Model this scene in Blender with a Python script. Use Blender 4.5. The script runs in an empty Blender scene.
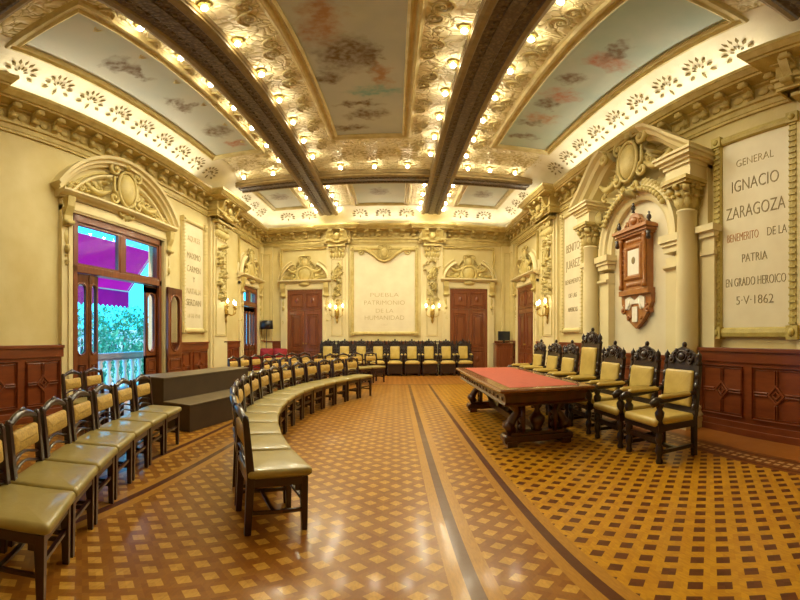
import bpy, math, random
from mathutils import Matrix, Vector
PI = math.pi
S = bpy.context.scene
COL = S.collection
R = math.radians

# ------------------------------------------------------------------ camera, world, lights, exposure
cam = bpy.data.cameras.new('camera'); camo = bpy.data.objects.new('camera', cam); COL.objects.link(camo)
camo.location = (0, 0, 1.3); camo.rotation_euler = (R(90), 0, 0)
F, XV, YH = 400.0, 396.0, 336.5                      # stitched panorama: pixels per radian, centre, horizon
cam.type = 'PANO'; cam.panorama_type = 'EQUIRECTANGULAR'
cam.longitude_min = -XV / F; cam.longitude_max = (800 - XV) / F
cam.latitude_min = -(600 - YH) / F; cam.latitude_max = YH / F
S.camera = camo
S.view_settings.view_transform = 'Standard'; S.view_settings.look = 'None'
S.view_settings.exposure = 0.84; S.view_settings.gamma = 1.0; S.view_settings.use_curve_mapping = False
S.cycles.use_denoising = True
S.cycles.max_bounces = 8; S.cycles.diffuse_bounces = 5; S.cycles.glossy_bounces = 4
S.cycles.sample_clamp_indirect = 6.0

W = bpy.data.worlds.new('world'); S.world = W; W.use_nodes = True
wn = W.node_tree.nodes; wb = wn['Background']
wb.inputs[0].default_value = (0.025, 0.50, 0.92, 1); wb.inputs[1].default_value = 3.0

sun = bpy.data.lights.new('sun', 'SUN'); sun.energy = 4.0; sun.angle = R(1); sun.color = (1.0, .80, .80)
suno = bpy.data.objects.new('sun', sun); COL.objects.link(suno); suno.rotation_euler = Vector((.10, .55, -.83)).to_track_quat('-Z', 'Y').to_euler()

def area(name, loc, rot, sx, sy, power, col):
    l = bpy.data.lights.new(name, 'AREA'); l.shape = 'RECTANGLE'; l.size = sx; l.size_y = sy
    l.energy = power; l.color = col
    o = bpy.data.objects.new(name, l); COL.objects.link(o); o.location = loc; o.rotation_euler = rot
    return o
WARM = (1.0, 0.92, 0.64)
WHITE = (1.0, 0.93, 0.72)
BULB_W = 26.0                                         # fill spot added under each ceiling bulb
COVE = 3.2                                            # watts per metre of lamp strip hidden behind the cornice lip
def cove_lamp(x0, y0, x1, y1, nx, ny, k=1.0):         # strip from point to point, shining up and towards (nx, ny)
    L = math.hypot(x1 - x0, y1 - y0)
    d = Vector((nx * 1.15, ny * 1.15, 1.0)).normalized()
    xa = Vector((x1 - x0, y1 - y0, 0)).normalized(); za = -d; ya = za.cross(xa)
    o = area('cove_lamp', ((x0 + x1) / 2, (y0 + y1) / 2, 5.235), (0, 0, 0), L, 0.07, COVE * L * k, WHITE)
    M = Matrix((xa, ya, za)).transposed(); o.rotation_euler = M.to_euler()
XL, XR, YB, YF = -4.8, 4.1, 13.8, -1.4                # the room's inner faces
cove_lamp(XR - .24, 2.9, XR - .24, 8.4, -1, 0, 1.25)
cove_lamp(XL + .24, 2.9, XL + .24, 8.4, 1, 0, 1.25)
cove_lamp(XR - .24, 10.3, XR - .24, 13.3, -1, 0)
cove_lamp(XL + .24, 10.3, XL + .24, 13.3, 1, 0)
cove_lamp(-4.4, YB - .24, -2.6, YB - .24, 0, -1)
cove_lamp(-1.5, YB - .24, 0.7, YB - .24, 0, -1)
cove_lamp(1.8, YB - .24, 3.7, YB - .24, 0, -1)
cove_lamp(XR - .24, -1.2, XR - .24, 1.6, -1, 0)
cove_lamp(XL + .24, -1.2, XL + .24, 1.6, 1, 0)
cove_lamp(-4.4, YF + .24, 3.7, YF + .24, 0, 1)
por = area('daylight_portal', (XL - .12, 5.92, 1.7), (0, R(-90), 0), 3.3, 2.5, 1, (1, 1, 1)); por.data.cycles.is_portal = True
por = area('daylight_portal', (XL - .12, 12.45, 1.5), (0, R(-90), 0), 2.9, 1.35, 1, (1, 1, 1)); por.data.cycles.is_portal = True

# ------------------------------------------------------------------ materials
def newmat(name):
    m = bpy.data.materials.new(name); m.use_nodes = True
    return m, m.node_tree, m.node_tree.nodes['Principled BSDF']
class NT:
    def __init__(s, nt): s.nt = nt
    def n(s, t, **k):
        x = s.nt.nodes.new(t)
        for a, b in k.items(): setattr(x, a, b)
        return x
    def put(s, sock, v):
        if isinstance(v, (int, float)): sock.default_value = v
        elif isinstance(v, tuple): sock.default_value = (*v, 1) if len(v) == 3 and sock.type == 'RGBA' else v
        else: s.nt.links.new(v, sock)
    def m(s, op, a, b=None, c=None):
        x = s.n('ShaderNodeMath', operation=op); s.put(x.inputs[0], a)
        if b is not None: s.put(x.inputs[1], b)
        if c is not None: s.put(x.inputs[2], c)
        return x.outputs[0]
    def mix(s, f, a, b):
        x = s.n('ShaderNodeMix', data_type='RGBA'); s.put(x.inputs[0], f); s.put(x.inputs[6], a); s.put(x.inputs[7], b)
        return x.outputs[2]
    def coord(s): return s.n('ShaderNodeTexCoord').outputs['Object']
    def noise(s, vec, scale, detail=3.0, rough=.55, out=0):
        x = s.n('ShaderNodeTexNoise'); s.put(x.inputs['Vector'], vec); x.inputs['Scale'].default_value = scale
        x.inputs['Detail'].default_value = detail; x.inputs['Roughness'].default_value = rough
        return x.outputs[out]
    def ramp(s, v, a, b):
        x = s.n('ShaderNodeMapRange'); s.put(x.inputs[0], v); x.inputs[1].default_value = a; x.inputs[2].default_value = b
        return x.outputs[0]
    def scale(s, vec, sc, loc=(0, 0, 0)):
        x = s.n('ShaderNodeMapping'); s.put(x.inputs[0], vec); x.inputs[3].default_value = sc; x.inputs[1].default_value = loc
        return x.outputs[0]
def surf(name, c1, c2, sc=3.0, rough=.5, bump=0.0, bsc=40.0, stretch=(1, 1, 1), metal=0.0, spec=.5, coat=0.0):
    m, nt, p = newmat(name); g = NT(nt)
    co = g.scale(g.coord(), stretch)
    col = g.mix(g.ramp(g.noise(co, sc), .32, .68), c1, c2)
    g.put(p.inputs['Base Color'], col); p.inputs['Roughness'].default_value = rough
    p.inputs['Metallic'].default_value = metal; p.inputs['Specular IOR Level'].default_value = spec
    p.inputs['Coat Weight'].default_value = coat; p.inputs['Coat Roughness'].default_value = .10
    if bump:
        b = g.n('ShaderNodeBump'); b.inputs['Strength'].default_value = bump; b.inputs['Distance'].default_value = .02
        g.put(b.inputs['Height'], g.noise(co, bsc, 4)); g.nt.links.new(b.outputs[0], p.inputs['Normal'])
    return m
def emit(name, col, st):
    m, nt, p = newmat(name)
    p.inputs['Base Color'].default_value = (*col, 1); p.inputs['Emission Color'].default_value = (*col, 1)
    p.inputs['Emission Strength'].default_value = st
    return m
M = {}
M['plaster'] = surf('cream_plaster', (.66, .555, .265), (.58, .465, .19), 1.6, .55, .12, 30)
M['pale'] = surf('pale_plaster', (.72, .62, .345), (.65, .54, .28), 1.2, .55, .05, 20)
M['carve'] = surf('carved_plaster', (.60, .485, .185), (.46, .345, .10), 6, .5, .25, 45)
M['gold'] = surf('gilded_plaster', (.52, .41, .10), (.42, .32, .07), 9, .42, .35, 60)
M['marble'] = surf('tablet_marble', (.73, .645, .44), (.67, .575, .375), 2.3, .4)
M['pink'] = surf('rose_marble_edge', (.62, .40, .22), (.70, .50, .28), 3, .4)
M['ink'] = surf('letter_brown', (.22, .155, .05), (.28, .205, .075), 8, .6)
M['redink'] = surf('letter_red', (.50, .20, .05), (.56, .26, .08), 8, .6)
M['faint'] = surf('letter_worn', (.40, .30, .12), (.46, .35, .16), 8, .6)
M['wood'] = surf('door_mahogany', (.21, .058, .015), (.14, .035, .009), 3.0, .33, .05, 30, (6, 6, .8), coat=.3)
M['wainscot'] = surf('panel_mahogany', (.21, .050, .011), (.15, .032, .008), 3.0, .32, .05, 30, (1, 1, 5), coat=.3)
M['dark'] = surf('ebonised_oak', (.016, .006, .004), (.026, .009, .005), 8, .30, .15, 60, coat=.2)
M['chairwood'] = surf('chair_mahogany', (.022, .0055, .005), (.034, .008, .006), 6, .28, .05, 40, coat=.4)
M['tablewood'] = surf('table_mahogany', (.075, .016, .006), (.048, .010, .004), 5, .28, .1, 30, (3, 1, 1), coat=.4)
M['tabletop'] = surf('table_edge_veneer', (.24, .095, .030), (.18, .065, .020), 5, .22, 0, 30, (3, 1, 1), coat=.4)
M['shrine'] = surf('carved_cherry_wood', (.38, .150, .026), (.30, .10, .018), 8, .35, .15, 50, coat=.3)
M['leather'] = surf('gold_leather', (.56, .40, .10), (.46, .315, .065), 7, .36, .08, 70)
M['seat'] = surf('olive_gold_leather', (.34, .26, .075), (.28, .21, .055), 6, .38, .05, 60, coat=.35)
M['damask'] = surf('gold_damask', (.60, .38, .08), (.40, .24, .05), 55, .6, .3, 90)
M['felt'] = surf('red_felt', (.42, .066, .022), (.36, .052, .017), 12, .75, .1, 300)
M['velvet'] = surf('red_velvet', (.30, .010, .012), (.24, .008, .010), 9, .8)
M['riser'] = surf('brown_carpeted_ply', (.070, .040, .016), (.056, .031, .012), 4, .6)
M['risertop'] = surf('brown_tread_carpet', (.17, .12, .055), (.13, .09, .04), 5, .42)  # treads lighter than the risers
M['brass'] = surf('aged_brass', (.55, .38, .10), (.42, .27, .06), 9, .3, .1, 40, metal=.85)
M['black'] = surf('black_plastic', (.012, .011, .011), (.018, .016, .015), 9, .4)
M['screen'] = surf('dark_screen', (.02, .025, .03), (.03, .035, .04), 4, .15)
M['paper'] = surf('document_paper', (.80, .74, .62), (.74, .68, .55), 12, .6)
M['stone'] = surf('shaded_balcony_stone', (.34, .34, .44), (.28, .28, .38), 5, .7)  # handrail's shade put into the colour: darker and bluer than the balusters
M['baluster'] = surf('white_stone', (.85, .87, .9), (.78, .8, .85), 5, .6)
M['awning'] = surf('magenta_awning', (.75, .03, .46), (.66, .025, .40), 3, .8)
def sheer(m, k=.6):                                   # cloth that lets daylight through
    nt = m.node_tree; p = nt.nodes['Principled BSDF']; t = nt.nodes.new('ShaderNodeBsdfTranslucent'); x = nt.nodes.new('ShaderNodeMixShader')
    nt.links.new(p.inputs['Base Color'].links[0].from_socket, t.inputs[0]); x.inputs[0].default_value = k
    nt.links.new(p.outputs[0], x.inputs[1]); nt.links.new(t.outputs[0], x.inputs[2]); nt.links.new(x.outputs[0], nt.nodes['Material Output'].inputs[0])
sheer(M['awning'])
M['leaf'] = surf('tree_leaf', (.10, .34, .16), (.05, .20, .12), 2, .6)
M['trunk'] = surf('tree_bark', (.10, .07, .05), (.07, .05, .04), 4, .8)
M['town'] = surf('pale_render', (.62, .62, .60), (.55, .55, .54), 2, .8)
M['pavement'] = surf('street_paving', (.35, .35, .36), (.30, .30, .31), 2, .8)
M['bulb'] = emit('lamp_glow', (1.0, .88, .62), 38.0)
M['candle'] = emit('candle_bulb_glow', (1.0, .86, .56), 15.0)
def glassmat():
    m, nt, p = newmat('window_glass'); g = NT(nt)
    out = nt.nodes['Material Output']
    t = g.n('ShaderNodeBsdfTransparent'); t.inputs[0].default_value = (.93, .93, .97, 1)
    gl = g.n('ShaderNodeBsdfGlossy'); gl.inputs['Roughness'].default_value = .03
    mx = g.n('ShaderNodeMixShader'); mx.inputs[0].default_value = .06; nt.links.new(t.outputs[0], mx.inputs[1]); nt.links.new(gl.outputs[0], mx.inputs[2])
    nt.links.new(mx.outputs[0], out.inputs[0])
    return m
M['glass'] = glassmat()
def floormat():
    m, nt, p = newmat('parquet'); g = NT(nt)
    co = g.coord(); sp = g.n('ShaderNodeSeparateXYZ'); nt.links.new(co, sp.inputs[0])
    x, y = sp.outputs[0], sp.outputs[1]
    P = .134 * math.sqrt(2)
    u = g.m('DIVIDE', g.m('ADD', x, y), P); v = g.m('DIVIDE', g.m('SUBTRACT', x, y), P)
    def inside(q, h): return g.m('LESS_THAN', g.m('ABSOLUTE', g.m('SUBTRACT', g.m('FRACT', q), .5)), h)
    sq = g.m('MULTIPLY', inside(u, .26), inside(v, .26))
    def rng(q, a, b): return g.m('MULTIPLY', g.m('GREATER_THAN', q, a), g.m('LESS_THAN', q, b))
    # each lattice piece has a tint of its own
    cb = g.n('ShaderNodeCombineXYZ'); g.put(cb.inputs[0], g.m('FLOOR', g.m('MULTIPLY', u, 2.0))); g.put(cb.inputs[1], g.m('FLOOR', g.m('MULTIPLY', v, 2.0)))
    wnz = g.n('ShaderNodeTexWhiteNoise'); nt.links.new(cb.outputs[0], wnz.inputs[0]); tint = wnz.outputs[0]
    grain = g.noise(g.scale(co, (14, 2.5, 1)), 6, 4)
    light = g.mix(tint, (.46, .225, .028), (.56, .30, .045))
    amber = g.mix(tint, (.56, .275, .012), (.46, .205, .009))
    dark = g.mix(tint, (.085, .020, .006), (.12, .031, .009))
    brown = g.mix(tint, (.215, .070, .006), (.29, .112, .011))
    left = g.mix(sq, brown, light)
    right = g.mix(sq, amber, dark)
    col = g.mix(rng(x, .98, 3.05), left, right)
    plank = g.mix(g.m('LESS_THAN', g.m('FRACT', g.m('MULTIPLY', x, 7.0)), .5), (.44, .18, .026), (.34, .12, .019))
    col = g.mix(g.m('GREATER_THAN', y, 10.75), col, plank)
    def band(a, b, c):
        nonlocal col
        col = g.mix(g.m('MULTIPLY', rng(x, a, b), g.m('LESS_THAN', y, 10.75)), col, c)
    strip = (.42, .195, .024); core = (.085, .022, .009)
    band(.24, .46, strip); band(.315, .385, core)
    band(.79, .98, strip); band(.855, .915, core)
    band(-1.98, -1.78, strip); band(-1.91, -1.85, core)
    band(-2.45, -2.27, strip); band(-2.39, -2.33, core)
    band(3.05, 3.42, (.20, .060, .009)); band(3.10, 3.125, core); band(3.34, 3.365, core)
    chk = g.m('MULTIPLY', rng(x, 3.16, 3.31), g.m('MULTIPLY', inside(g.m('MULTIPLY', y, 9.0), .3), inside(g.m('MULTIPLY', x, 13.3), .3)))
    col = g.mix(chk, col, (.55, .33, .12))
    band(3.42, 4.2, (.34, .115, .018))
    col = g.mix(rng(y, 10.70, 10.82), col, core)
    col = g.mix(g.m('MULTIPLY', g.ramp(grain, .35, .75), .35), col, (.12, .040, .010))
    g.put(p.inputs['Base Color'], col)
    g.put(p.inputs['Roughness'], g.m('ADD', .24, g.m('MULTIPLY', g.noise(co, 5, 3), .16)))
    p.inputs['Specular IOR Level'].default_value = .32; p.inputs['Specular Tint'].default_value = (1, .74, .36, 1); p.inputs['Coat Weight'].default_value = .16; p.inputs['Coat Roughness'].default_value = .12
    b = g.n('ShaderNodeBump'); b.inputs['Strength'].default_value = .10; b.inputs['Distance'].default_value = .01
    g.put(b.inputs['Height'], g.m('ADD', g.noise(co, 9, 2), g.m('MULTIPLY', tint, .25))); nt.links.new(b.outputs[0], p.inputs['Normal'])
    return m
M['floor'] = floormat()
def reliefmat():                                     # low gilt scrollwork pressed into the ceiling border
    m, nt, p = newmat('ceiling_relief'); g = NT(nt)
    co = g.coord()
    wob = g.n('ShaderNodeVectorMath', operation='ADD'); nt.links.new(co, wob.inputs[0])
    nv = g.n('ShaderNodeVectorMath', operation='SCALE'); nt.links.new(g.noise(co, 3.0, 2, out=1), nv.inputs[0]); nv.inputs[3].default_value = .45
    nt.links.new(nv.outputs[0], wob.inputs[1])
    vo = g.n('ShaderNodeTexVoronoi', feature='DISTANCE_TO_EDGE'); nt.links.new(wob.outputs[0], vo.inputs['Vector']); vo.inputs['Scale'].default_value = 6.5
    wv = g.n('ShaderNodeTexWave', wave_type='RINGS'); nt.links.new(wob.outputs[0], wv.inputs[0]); wv.inputs['Scale'].default_value = 3.2; wv.inputs['Distortion'].default_value = 7.0; wv.inputs['Detail'].default_value = 1.5
    h = g.m('ADD', g.ramp(vo.outputs[0], .0, .12), g.m('MULTIPLY', wv.outputs[1] if wv.outputs[1].type == 'VALUE' else wv.outputs[0], .8))
    col = g.mix(g.ramp(h, .4, 1.3), (.56, .47, .20), (.84, .76, .49))  # hollows painted darker than the raised work, shade put into the colour
    g.put(p.inputs['Base Color'], col); p.inputs['Roughness'].default_value = .45
    b = g.n('ShaderNodeBump'); b.inputs['Strength'].default_value = .6; b.inputs['Distance'].default_value = .03
    g.put(b.inputs['Height'], h); nt.links.new(b.outputs[0], p.inputs['Normal'])
    return m
M['relief'] = reliefmat()
M['frame'] = surf('cream_gilt_frame', (.66, .58, .30), (.54, .44, .19), 5, .45, .15, 50)
M['sprig'] = surf('dull_gilt_sprig', (.26, .20, .07), (.20, .15, .05), 9, .5)
M['cove'] = surf('cove_white', (.76, .71, .55), (.68, .62, .44), 2.5, .6, .15, 22)
def beammat():
    m, nt, p = newmat('beam_carving'); g = NT(nt)
    co = g.coord()
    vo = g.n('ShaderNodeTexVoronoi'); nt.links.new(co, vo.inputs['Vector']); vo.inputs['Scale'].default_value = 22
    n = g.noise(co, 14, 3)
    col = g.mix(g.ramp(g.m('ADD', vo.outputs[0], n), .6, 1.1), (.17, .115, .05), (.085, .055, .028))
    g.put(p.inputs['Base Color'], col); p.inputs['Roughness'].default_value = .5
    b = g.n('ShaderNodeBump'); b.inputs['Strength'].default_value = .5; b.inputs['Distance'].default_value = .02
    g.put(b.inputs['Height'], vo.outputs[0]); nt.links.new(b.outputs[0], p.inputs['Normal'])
    return m
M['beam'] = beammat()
M['beamgilt'] = surf('beam_gilt_edge', (.26, .18, .06), (.20, .135, .045), 9, .6, .2, 60)
def paintmat(name, base, c2, figs, sc=1.1):
    """a soft sky with loose figure groups: figs = (x, y, rx, ry, colour)"""
    m, nt, p = newmat(name); g = NT(nt)
    co = g.coord()
    col = g.mix(g.ramp(g.noise(co, sc, 4), .35, .65), base, c2)
    wob = g.n('ShaderNodeVectorMath', operation='ADD'); nt.links.new(co, wob.inputs[0])
    nv = g.n('ShaderNodeVectorMath', operation='SCALE'); nt.links.new(g.noise(co, 4.5, 4, out=1), nv.inputs[0]); nv.inputs[3].default_value = .55
    nt.links.new(nv.outputs[0], wob.inputs[1])
    sp = g.n('ShaderNodeSeparateXYZ'); nt.links.new(wob.outputs[0], sp.inputs[0])
    fine = g.ramp(g.noise(co, 11, 4), .38, .62)
    for (x, y, rx, ry, c) in figs:
        dx = g.m('DIVIDE', g.m('SUBTRACT', sp.outputs[0], x + .27), rx); dy = g.m('DIVIDE', g.m('SUBTRACT', sp.outputs[1], y + .27), ry)
        d = g.m('SQRT', g.m('ADD', g.m('MULTIPLY', dx, dx), g.m('MULTIPLY', dy, dy)))
        k = g.ramp(d, 1.2, .5)
        col = g.mix(g.m('MULTIPLY', k, g.m('ADD', .5, g.m('MULTIPLY', fine, .5))), col, c)
    g.put(p.inputs['Base Color'], col); p.inputs['Roughness'].default_value = .5
    return m
BR, FL, TE, RO = (.15, .10, .055), (.38, .23, .14), (.18, .40, .45), (.40, .17, .10)

# ------------------------------------------------------------------ mesh builder
class MB:
    def __init__(s): s.v = []; s.f = []; s.mi = []; s.sm = []; s.cur = 0; s.T = None
    def add(s, vs, fs, smooth=False):
        b = len(s.v)
        s.v += [tuple(s.T @ Vector(p)) for p in vs] if s.T else [tuple(p) for p in vs]
        for f in fs: s.f.append([b + i for i in f]); s.mi.append(s.cur); s.sm.append(smooth)
    def box(s, x0, x1, y0, y1, z0, z1):
        s.add([(x0, y0, z0), (x1, y0, z0), (x1, y1, z0), (x0, y1, z0), (x0, y0, z1), (x1, y0, z1), (x1, y1, z1), (x0, y1, z1)],
              [(0, 3, 2, 1), (4, 5, 6, 7), (0, 1, 5, 4), (1, 2, 6, 5), (2, 3, 7, 6), (3, 0, 4, 7)])
    def frustum(s, c0, a0, c1, a1):                  # tapering square bar between two centres, half sizes (x, y)
        vs = []
        for c, a in ((c0, a0), (c1, a1)):
            for sx, sy in ((-1, -1), (1, -1), (1, 1), (-1, 1)): vs.append((c[0] + sx * a[0], c[1] + sy * a[1], c[2]))
        s.add(vs, [(0, 3, 2, 1), (4, 5, 6, 7), (0, 1, 5, 4), (1, 2, 6, 5), (2, 3, 7, 6), (3, 0, 4, 7)])
    def prism(s, poly, lo, hi, axis='y', smooth=False):   # poly in the two other axes (in order)
        def P(a, b, h): return {'y': (a, h, b), 'x': (h, a, b), 'z': (a, b, h)}[axis]
        n = len(poly)
        s.add([P(a, b, lo) for a, b in poly] + [P(a, b, hi) for a, b in poly],
              [tuple(range(n - 1, -1, -1)), tuple(range(n, 2 * n))], False)
        b = len(s.v) - 2 * n
        for i in range(n):
            j = (i + 1) % n; s.f.append([b + i, b + j, b + n + j, b + n + i]); s.mi.append(s.cur); s.sm.append(smooth)
    def lathe(s, prof, cx=0, cy=0, z0=0, n=16, smooth=True, a0=0, a1=2 * PI):
        full = abs(a1 - a0 - 2 * PI) < 1e-6; k = n if full else n + 1
        vs = []
        for r, z in prof:
            for i in range(k):
                a = a0 + (a1 - a0) * i / n; vs.append((cx + r * math.cos(a), cy + r * math.sin(a), z0 + z))
        fs = []
        for j in range(len(prof) - 1):
            for i in range(n):
                i2 = (i + 1) % k; fs.append((j * k + i, j * k + i2, (j + 1) * k + i2, (j + 1) * k + i))
        fs.append(tuple(range(k - 1, -1, -1))); fs.append(tuple((len(prof) - 1) * k + i for i in range(k)))
        s.add(vs, fs, smooth)
    def tube(s, pts, rad, n=6, squash=1.0, closed=False):
        pts = [Vector(p) for p in pts]; m = len(pts)
        rr = rad if isinstance(rad, (list, tuple)) else [rad] * m
        vs = []; up = None
        for i, p in enumerate(pts):
            a = pts[i - 1] if i > 0 else (pts[-1] if closed else p); b = pts[i + 1] if i < m - 1 else (pts[0] if closed else p)
            t = (b - a).normalized()
            if up is None:
                up = Vector((0, 0, 1)) if abs(t.z) < .9 else Vector((1, 0, 0))
                if abs(t.y) < .3: up = Vector((0, 1, 0))
            up = (up - t * up.dot(t)).normalized(); sd = t.cross(up)
            for k in range(n):
                an = 2 * PI * k / n; vs.append(p + (sd * math.cos(an) + up * math.sin(an) * squash) * rr[i])
        fs = []
        for i in range(m if closed else m - 1):
            i2 = (i + 1) % m
            for k in range(n): fs.append((i * n + k, i * n + (k + 1) % n, i2 * n + (k + 1) % n, i2 * n + k))
        if not closed: fs += [tuple(range(n - 1, -1, -1)), tuple((m - 1) * n + k for k in range(n))]
        s.add(vs, fs, True)
    def sweep(s, path, prof, closed, fn, smooth=False):   # path: 2-D points; prof: (offset along the path's left normal, b); fn(x, y, b)
        m = len(path); k = len(prof); vs = []
        for i in range(m):
            p = Vector(path[i])
            d0 = (p - Vector(path[i - 1])) if (i > 0 or closed) else None
            d1 = (Vector(path[(i + 1) % m]) - p) if (i < m - 1 or closed) else None
            if d0 is None: d0 = d1
            if d1 is None: d1 = d0
            n0 = Vector((-d0.y, d0.x)).normalized(); n1 = Vector((-d1.y, d1.x)).normalized()
            mm = (n0 + n1); L = mm.length
            mm = mm / L if L > 1e-6 else n0
            mm = mm / max(.35, mm.dot(n0))
            for a, b in prof:
                q = p + mm * a; vs.append(fn(q.x, q.y, b))
        fs = []
        for i in range(m if closed else m - 1):
            j = (i + 1) % m
            for t in range(k - 1): fs.append((i * k + t, i * k + t + 1, j * k + t + 1, j * k + t))
        if not closed: fs += [tuple(range(k)), tuple((m - 1) * k + t for t in range(k - 1, -1, -1))]
        s.add(vs, fs, smooth)
    def blob(s, c, r, nu=10, nv=6):
        vs = [(c[0], c[1], c[2] + r[2])]
        for j in range(1, nv):
            a = PI * j / nv
            for i in range(nu):
                b = 2 * PI * i / nu; vs.append((c[0] + r[0] * math.sin(a) * math.cos(b), c[1] + r[1] * math.sin(a) * math.sin(b), c[2] + r[2] * math.cos(a)))
        vs.append((c[0], c[1], c[2] - r[2])); fs = []
        for i in range(nu): fs.append((0, 1 + i, 1 + (i + 1) % nu)); fs.append((len(vs) - 1, 1 + (nv - 2) * nu + (i + 1) % nu, 1 + (nv - 2) * nu + i))
        for j in range(nv - 2):
            for i in range(nu): a = 1 + j * nu + i; b = 1 + j * nu + (i + 1) % nu; fs.append((a, b, b + nu, a + nu))
        s.add(vs, fs, True)
    def softbox(s, x0, x1, y0, y1, z0, z1, r=.02, dome=0.0, n=6):   # cushion: rounded plan, domed top
        def ring(i):                                                     # inset i
            pts = []; rr = max(r - i * .5, .004)
            for cx, cy, a in ((x1 - i - rr, y1 - i - rr, 0), (x0 + i + rr, y1 - i - rr, 90), (x0 + i + rr, y0 + i + rr, 180), (x1 - i - rr, y0 + i + rr, 270)):
                for q in range(4): t = R(a + q * 30); pts.append((cx + rr * math.cos(t), cy + rr * math.sin(t)))
            return pts
        sx = min(x1 - x0, y1 - y0) / 2
        lv = [(r * .6, z0), (0, z0 + r * .6), (0, z1 - r * .8), (r * .35, z1 - r * .2), (r, z1)]
        for t in (.35, .7): lv.append((r + (sx - r) * t, z1 + dome * math.sin(t * PI / 2)))
        lv.append((sx * .97, z1 + dome))
        vs = []; k = 16
        for i, z in lv: vs += [(a, b, z) for a, b in ring(i)]
        fs = [tuple(range(k - 1, -1, -1)), tuple((len(lv) - 1) * k + t for t in range(k))]
        for j in range(len(lv) - 1):
            for t in range(k): fs.append((j * k + t, j * k + (t + 1) % k, (j + 1) * k + (t + 1) % k, (j + 1) * k + t))
        s.add(vs, fs, True)
    # carving, in a wall's own frame: x along the wall, -y out of it, z up
    def leaf(s, x, z, ang, L, w, out=.03, y=0.0):
        ca, sa = math.cos(ang), math.sin(ang)
        def P(a, b, o): return (x + ca * a - sa * b, y - o, z + sa * a + ca * b)
        s.add([P(0, 0, 0), P(L * .4, -w / 2, 0), P(L * .4, w / 2, 0), P(L, 0, out * .3), P(L * .35, 0, out), P(L * .75, 0, out * 1.15), P(L * .8, -w * .3, 0), P(L * .8, w * .3, 0)],
              [(0, 1, 4), (0, 4, 2), (1, 6, 5, 4), (4, 5, 7, 2), (6, 3, 5), (5, 3, 7)], True)
    def scroll(s, x, z, r, turns, a0, sgn, rad, out=.03, tail=None):
        pts = []; rr = []; n = int(14 * turns) + 4
        if tail: pts.append((tail[0], -out, tail[1])); rr.append(rad * .6)
        for i in range(n + 1):
            t = i / n; q = r * (1 - .82 * t); a = a0 + sgn * turns * 2 * PI * t
            pts.append((x + q * math.cos(a), -out - .015 * t, z + q * math.sin(a))); rr.append(rad * (1 - .5 * t))
        s.tube(pts, rr, 6); s.blob((x, -out - .015, z), (rad * 1.2,) * 3, 8, 5)
    def foliage(s, x0, x1, z0, z1, n, rnd, out=.04, size=.12):
        for i in range(n):
            x = rnd.uniform(x0, x1); z = rnd.uniform(z0, z1); L = size * rnd.uniform(.7, 1.3)
            s.leaf(x, z, rnd.uniform(0, 2 * PI), L, L * .5, out * rnd.uniform(.7, 1.4))
            if i % 3 == 0: s.blob((x, -out * .5, z), (L * .25, out * .7, L * .25), 8, 5)
    def swag(s, xa, xb, z, drop, rad, out=.05, n=12):
        pts = [(xa + (xb - xa) * i / n, -out, z - drop * math.sin(PI * i / n)) for i in range(n + 1)]
        s.tube(pts, [rad * (.5 + .7 * math.sin(PI * i / n)) for i in range(n + 1)], 6)
    def build(s, name, mats, parent=None, loc=None, rotz=0, bevel=0):
        me = bpy.data.meshes.new(name); me.from_pydata(s.v, [], s.f)
        for m in (mats if isinstance(mats, (list, tuple)) else [mats]): me.materials.append(M[m] if isinstance(m, str) else m)
        for i, p in enumerate(me.polygons): p.material_index = s.mi[i]; p.use_smooth = s.sm[i]
        import bmesh
        b = bmesh.new(); b.from_mesh(me); bmesh.ops.recalc_face_normals(b, faces=b.faces); b.to_mesh(me); b.free()
        o = bpy.data.objects.new(name, me); COL.objects.link(o)
        if parent: o.parent = parent
        if loc: o.location = loc
        o.rotation_euler.z = rotz
        if bevel:
            md = o.modifiers.new('bevel', 'BEVEL'); md.width = bevel; md.segments = 2; md.limit_method = 'ANGLE'
        return o

def tag(o, label, cat, group=None, kind=None):
    o['label'] = label; o['category'] = cat
    if group: o['group'] = group
    if kind: o['kind'] = kind
    return o
def thing(name, label, cat, loc=(0, 0, 0), rotz=0, group=None):
    o = bpy.data.objects.new(name, None); COL.objects.link(o); o.location = loc; o.rotation_euler.z = rotz
    o.empty_display_size = .1
    return tag(o, label, cat, group)
def struct(name, loc=(0, 0, 0), rotz=0):
    o = bpy.data.objects.new(name, None); COL.objects.link(o); o.location = loc; o.rotation_euler.z = rotz; o['kind'] = 'structure'
    return o
def st(o): o['kind'] = 'structure'; return o
def dup(root, loc, rotz, label, group=None):
    r = root.copy(); COL.objects.link(r); r.location = loc; r.rotation_euler = (0, 0, rotz); r['label'] = label
    if group: r['group'] = group
    def rec(a, b):
        for ch in list(a.children):
            c = ch.copy(); COL.objects.link(c); c.parent = b; rec(ch, c)
    rec(root, r)
    return r
def wall_at(wall, s, z=0):                          # place in a wall's frame: x along the wall to the viewer's right, -y into the room
    return {'back': ((s, YB, z), 0), 'left': ((XL, s, z), R(90)), 'right': ((XR, s, z), R(-90))}[wall]
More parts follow.
